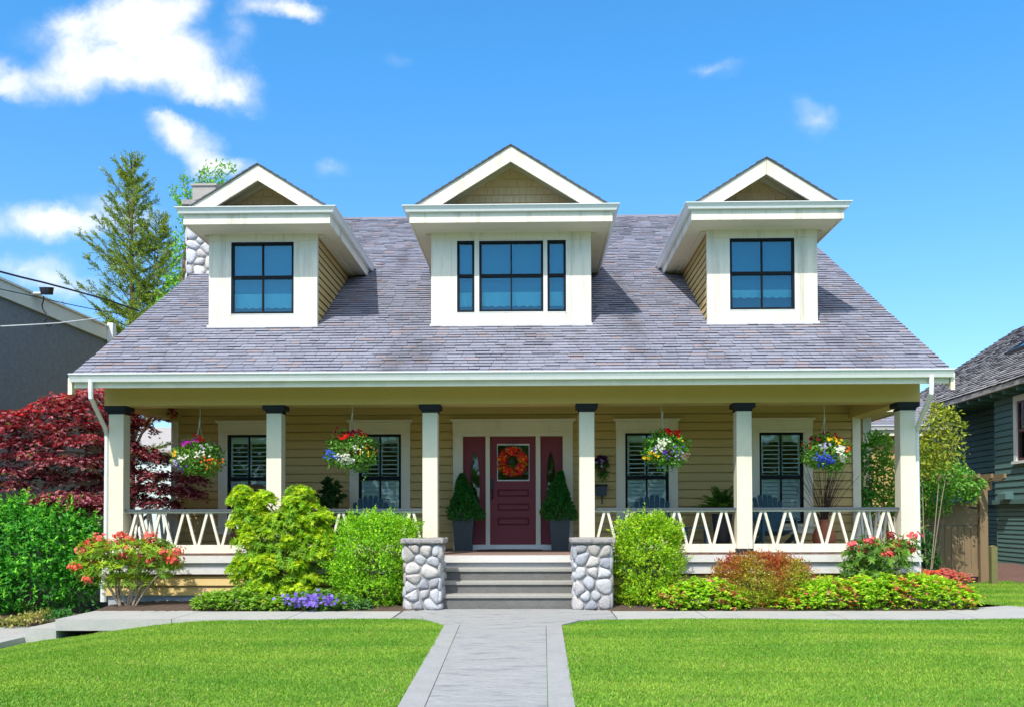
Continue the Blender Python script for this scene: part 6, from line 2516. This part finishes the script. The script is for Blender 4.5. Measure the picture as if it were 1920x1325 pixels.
t_ = shrub('lanky_shrub', 'lanky olive and yellow leaved shrub beside the right downspout', 'shrub', (gx(1738, Y, 1090), Y, -.05), bl, f_cam, .012, 3, 'bark_pale', None, True)
m = MB()
for (px, py) in ((1755, 745), (1748, 758), (1790, 790), (1797, 800)):
    e = at(px, py, Y)
    b0 = at(1752, 860, Y)
    m.tube([b0 + (e - b0) * s for s in np.linspace(0, 1, 5)], np.linspace(.012, .004, 5), 5)
m.build('shoots', 'bark_pale', t_)
# vine over the arbour
Y = 4.5
bl = [E(1770, 903, 44, 28, Y), E(1808, 910, 34, 18, Y), E(1738, 905, 24, 40, Y), E(1785, 885, 30, 18, Y), E(1755, 930, 34, 18, Y), E(1832, 905, 14, 10, Y), E(1818, 930, 14, 14, Y), E(1745, 870, 26, 20, Y), E(1735, 945, 16, 30, Y), E(1760, 955, 20, 14, Y), E(1733, 880, 18, 30, Y)]


def f_vine(L, bl):
    P, N = blob_surface(bl, 4200, .5, .4, 5, .7, .8)
    scatter_leaves(L, P, N, .085, .04, (.05, .19, .025), (.20, .40, .06), -.1, .7, .2)


shrub('climbing_vine', 'bright green vine tumbling over the arbour above the garden gate', 'vine', (gx(1742, Y, 1090), Y, -.05), bl, f_vine, .011, 2, 'bark_pale', None, True)
Y = 3.2
bl = [E(1738, 1035, 16, 34, Y), E(1742, 1060, 16, 22, Y)]
shrub('small_shrub', 'small dark green shrub between the deck and the garden gate', 'shrub', (gx(1740, Y, 1080), Y, -.05), bl, f_box(900, (.015, .07, .015), (.05, .16, .03), .06, .03), .015, 4)

# belt of trees across the street, behind the camera: what the window panes mirror
L = Leaves()
for k in range(34):
    x = -48 + k * 2.9 + RNG.normal() * .6
    h = RNG.uniform(6.0, 9.5)
    P, N = blob_surface([(x, -44 + RNG.normal() * 2, h * .5, 2.8, 2.4, h * .5)], 420, .4, .35)
    scatter_leaves(L, P, N, .75, .5, (.03, .10, .02), (.10, .24, .03), .1, .8, .25)
tag(L.build('tree_belt', 'leaf', None, (0, -44, 0)), 'belt of leafy street trees mirrored in the window panes', 'trees', kind='stuff')
# ------------------------------------------------------------------ grass
def inside(x, y, poly):
    c = np.zeros(len(x), bool)
    n = len(poly)
    for i in range(n):
        (x0, y0), (x1, y1) = poly[i][:2], poly[(i + 1) % n][:2]
        c ^= ((y0 > y) != (y1 > y)) & (x < (x1 - x0) * (y - y0) / (y1 - y0 + 1e-12) + x0)
    return c


def grass(name, label, x, y, z, hgt, seed, org=None):
    n = len(x)
    P = np.stack((x, y, z), 1)
    patch = .5 + .13 * np.sign(np.sin(y * 5.7 + .15 * np.sin(x * 2))) + .22 * np.sin(x * 1.1 + 2 * np.sin(y * .8)) * np.sin(y * 2.3 + x * .35) + .16 * np.sin(y * 5.2 + .6 * np.sin(x * .9)) + .14 * np.sin(x * 3.7 + y * 4.1) * np.sin(x * 2.1 - y * 6.3)
    t = np.clip(patch + .24 * RNG.normal(size=n), 0, 1)[:, None]
    c = (1 - t) * np.array((.115, .305, .028)) + t * np.array((.32, .48, .06))
    dry = RNG.random(n) < .03 + .16 * np.clip(np.sin(x * 2.7 + 1.3 * np.sin(y * 3.1)) * np.sin(y * 3.9 - x * 1.7) - .45, 0, 1)
    c[dry] = np.array((.42, .40, .14))
    a = RNG.random(n) * 2 * math.pi
    lean = .35 + .55 * RNG.random(n)
    D = unit(np.stack((np.cos(a) * lean + .25 * np.sin(y * 2.2), np.sin(a) * lean, 1 + 0 * a), 1))
    h = hgt * (.6 + .7 * RNG.random(n))
    S = unit(np.cross(D, rnd_dirs(n)))
    w = (.0045 + .004 * RNG.random(n))[:, None]
    q = np.stack((P - S * w, P + S * w, P + D * h[:, None]), 1).reshape(-1, 3)
    me = bpy.data.meshes.new(name)
    me.vertices.add(3 * n)
    me.vertices.foreach_set('co', q.astype(np.float32).ravel())
    me.loops.add(3 * n)
    me.loops.foreach_set('vertex_index', np.arange(3 * n, dtype=np.int32))
    me.polygons.add(n)
    me.polygons.foreach_set('loop_start', (np.arange(n) * 3).astype(np.int32))
    ca = me.color_attributes.new('Col', 'FLOAT_COLOR', 'POINT')
    cc = np.ones((3 * n, 4), np.float32)
    cc[:, :3] = np.repeat(c * (1 + .12 * RNG.normal(size=(n, 1))), 3, 0)
    ca.data.foreach_set('color', np.clip(cc, 0, 1).ravel())
    me.update(calc_edges=True)
    o = link_mesh(name, me, 'grass_blade', None, (0, 0, 0))
    return tag(o, label, 'grass', kind='stuff')


N_ = 720000
gxr = RNG.uniform(-7.3, 11.5, N_)
u_ = RNG.random(N_)
gyr = -9.0 + (YW0 + 9.0 + .02) * u_ ** .9
PATH = [Lb, Lt, (PL[3][0], PL[3][1]), (PL[4][0], YW0 + .3), (PR[4][0], YW0 + .3), (PR[3][0], PR[3][1]), Rt, Rb]
wob = .012 * np.sin(gyr * 9 + gxr * 7) + .008 * RNG.normal(size=N_)
ok = ~inside(gxr + wob, gyr, PATH)
dpt = gyr + 15
ok &= ((np.abs(gxr) < dpt * .63 + .2) | (RNG.random(N_) < .55)) & (gyr + wob < YW0 - .0)
edge = -7.15 + .2 * sstep(gyr, -3.6, -2.3)
ok &= gxr > edge
gxr, gyr = gxr[ok], gyr[ok]
grass('lawn_grass', 'mown bright green grass of the front lawn', gxr, gyr, lawn_z(gxr, gyr) - .004, .028, 3)
n = 40000
bx_ = RNG.uniform(BL[:, 0].min(), BL[:, 0].max(), n)
by_ = RNG.uniform(BL[:, 1].min(), BL[:, 1].max(), n)
ok = inside(bx_, by_, BL)
grass('back_grass', 'strip of mown grass beyond the right end of the flower bed', bx_[ok], by_[ok], -.01 + 0 * bx_[ok], .045, 4)
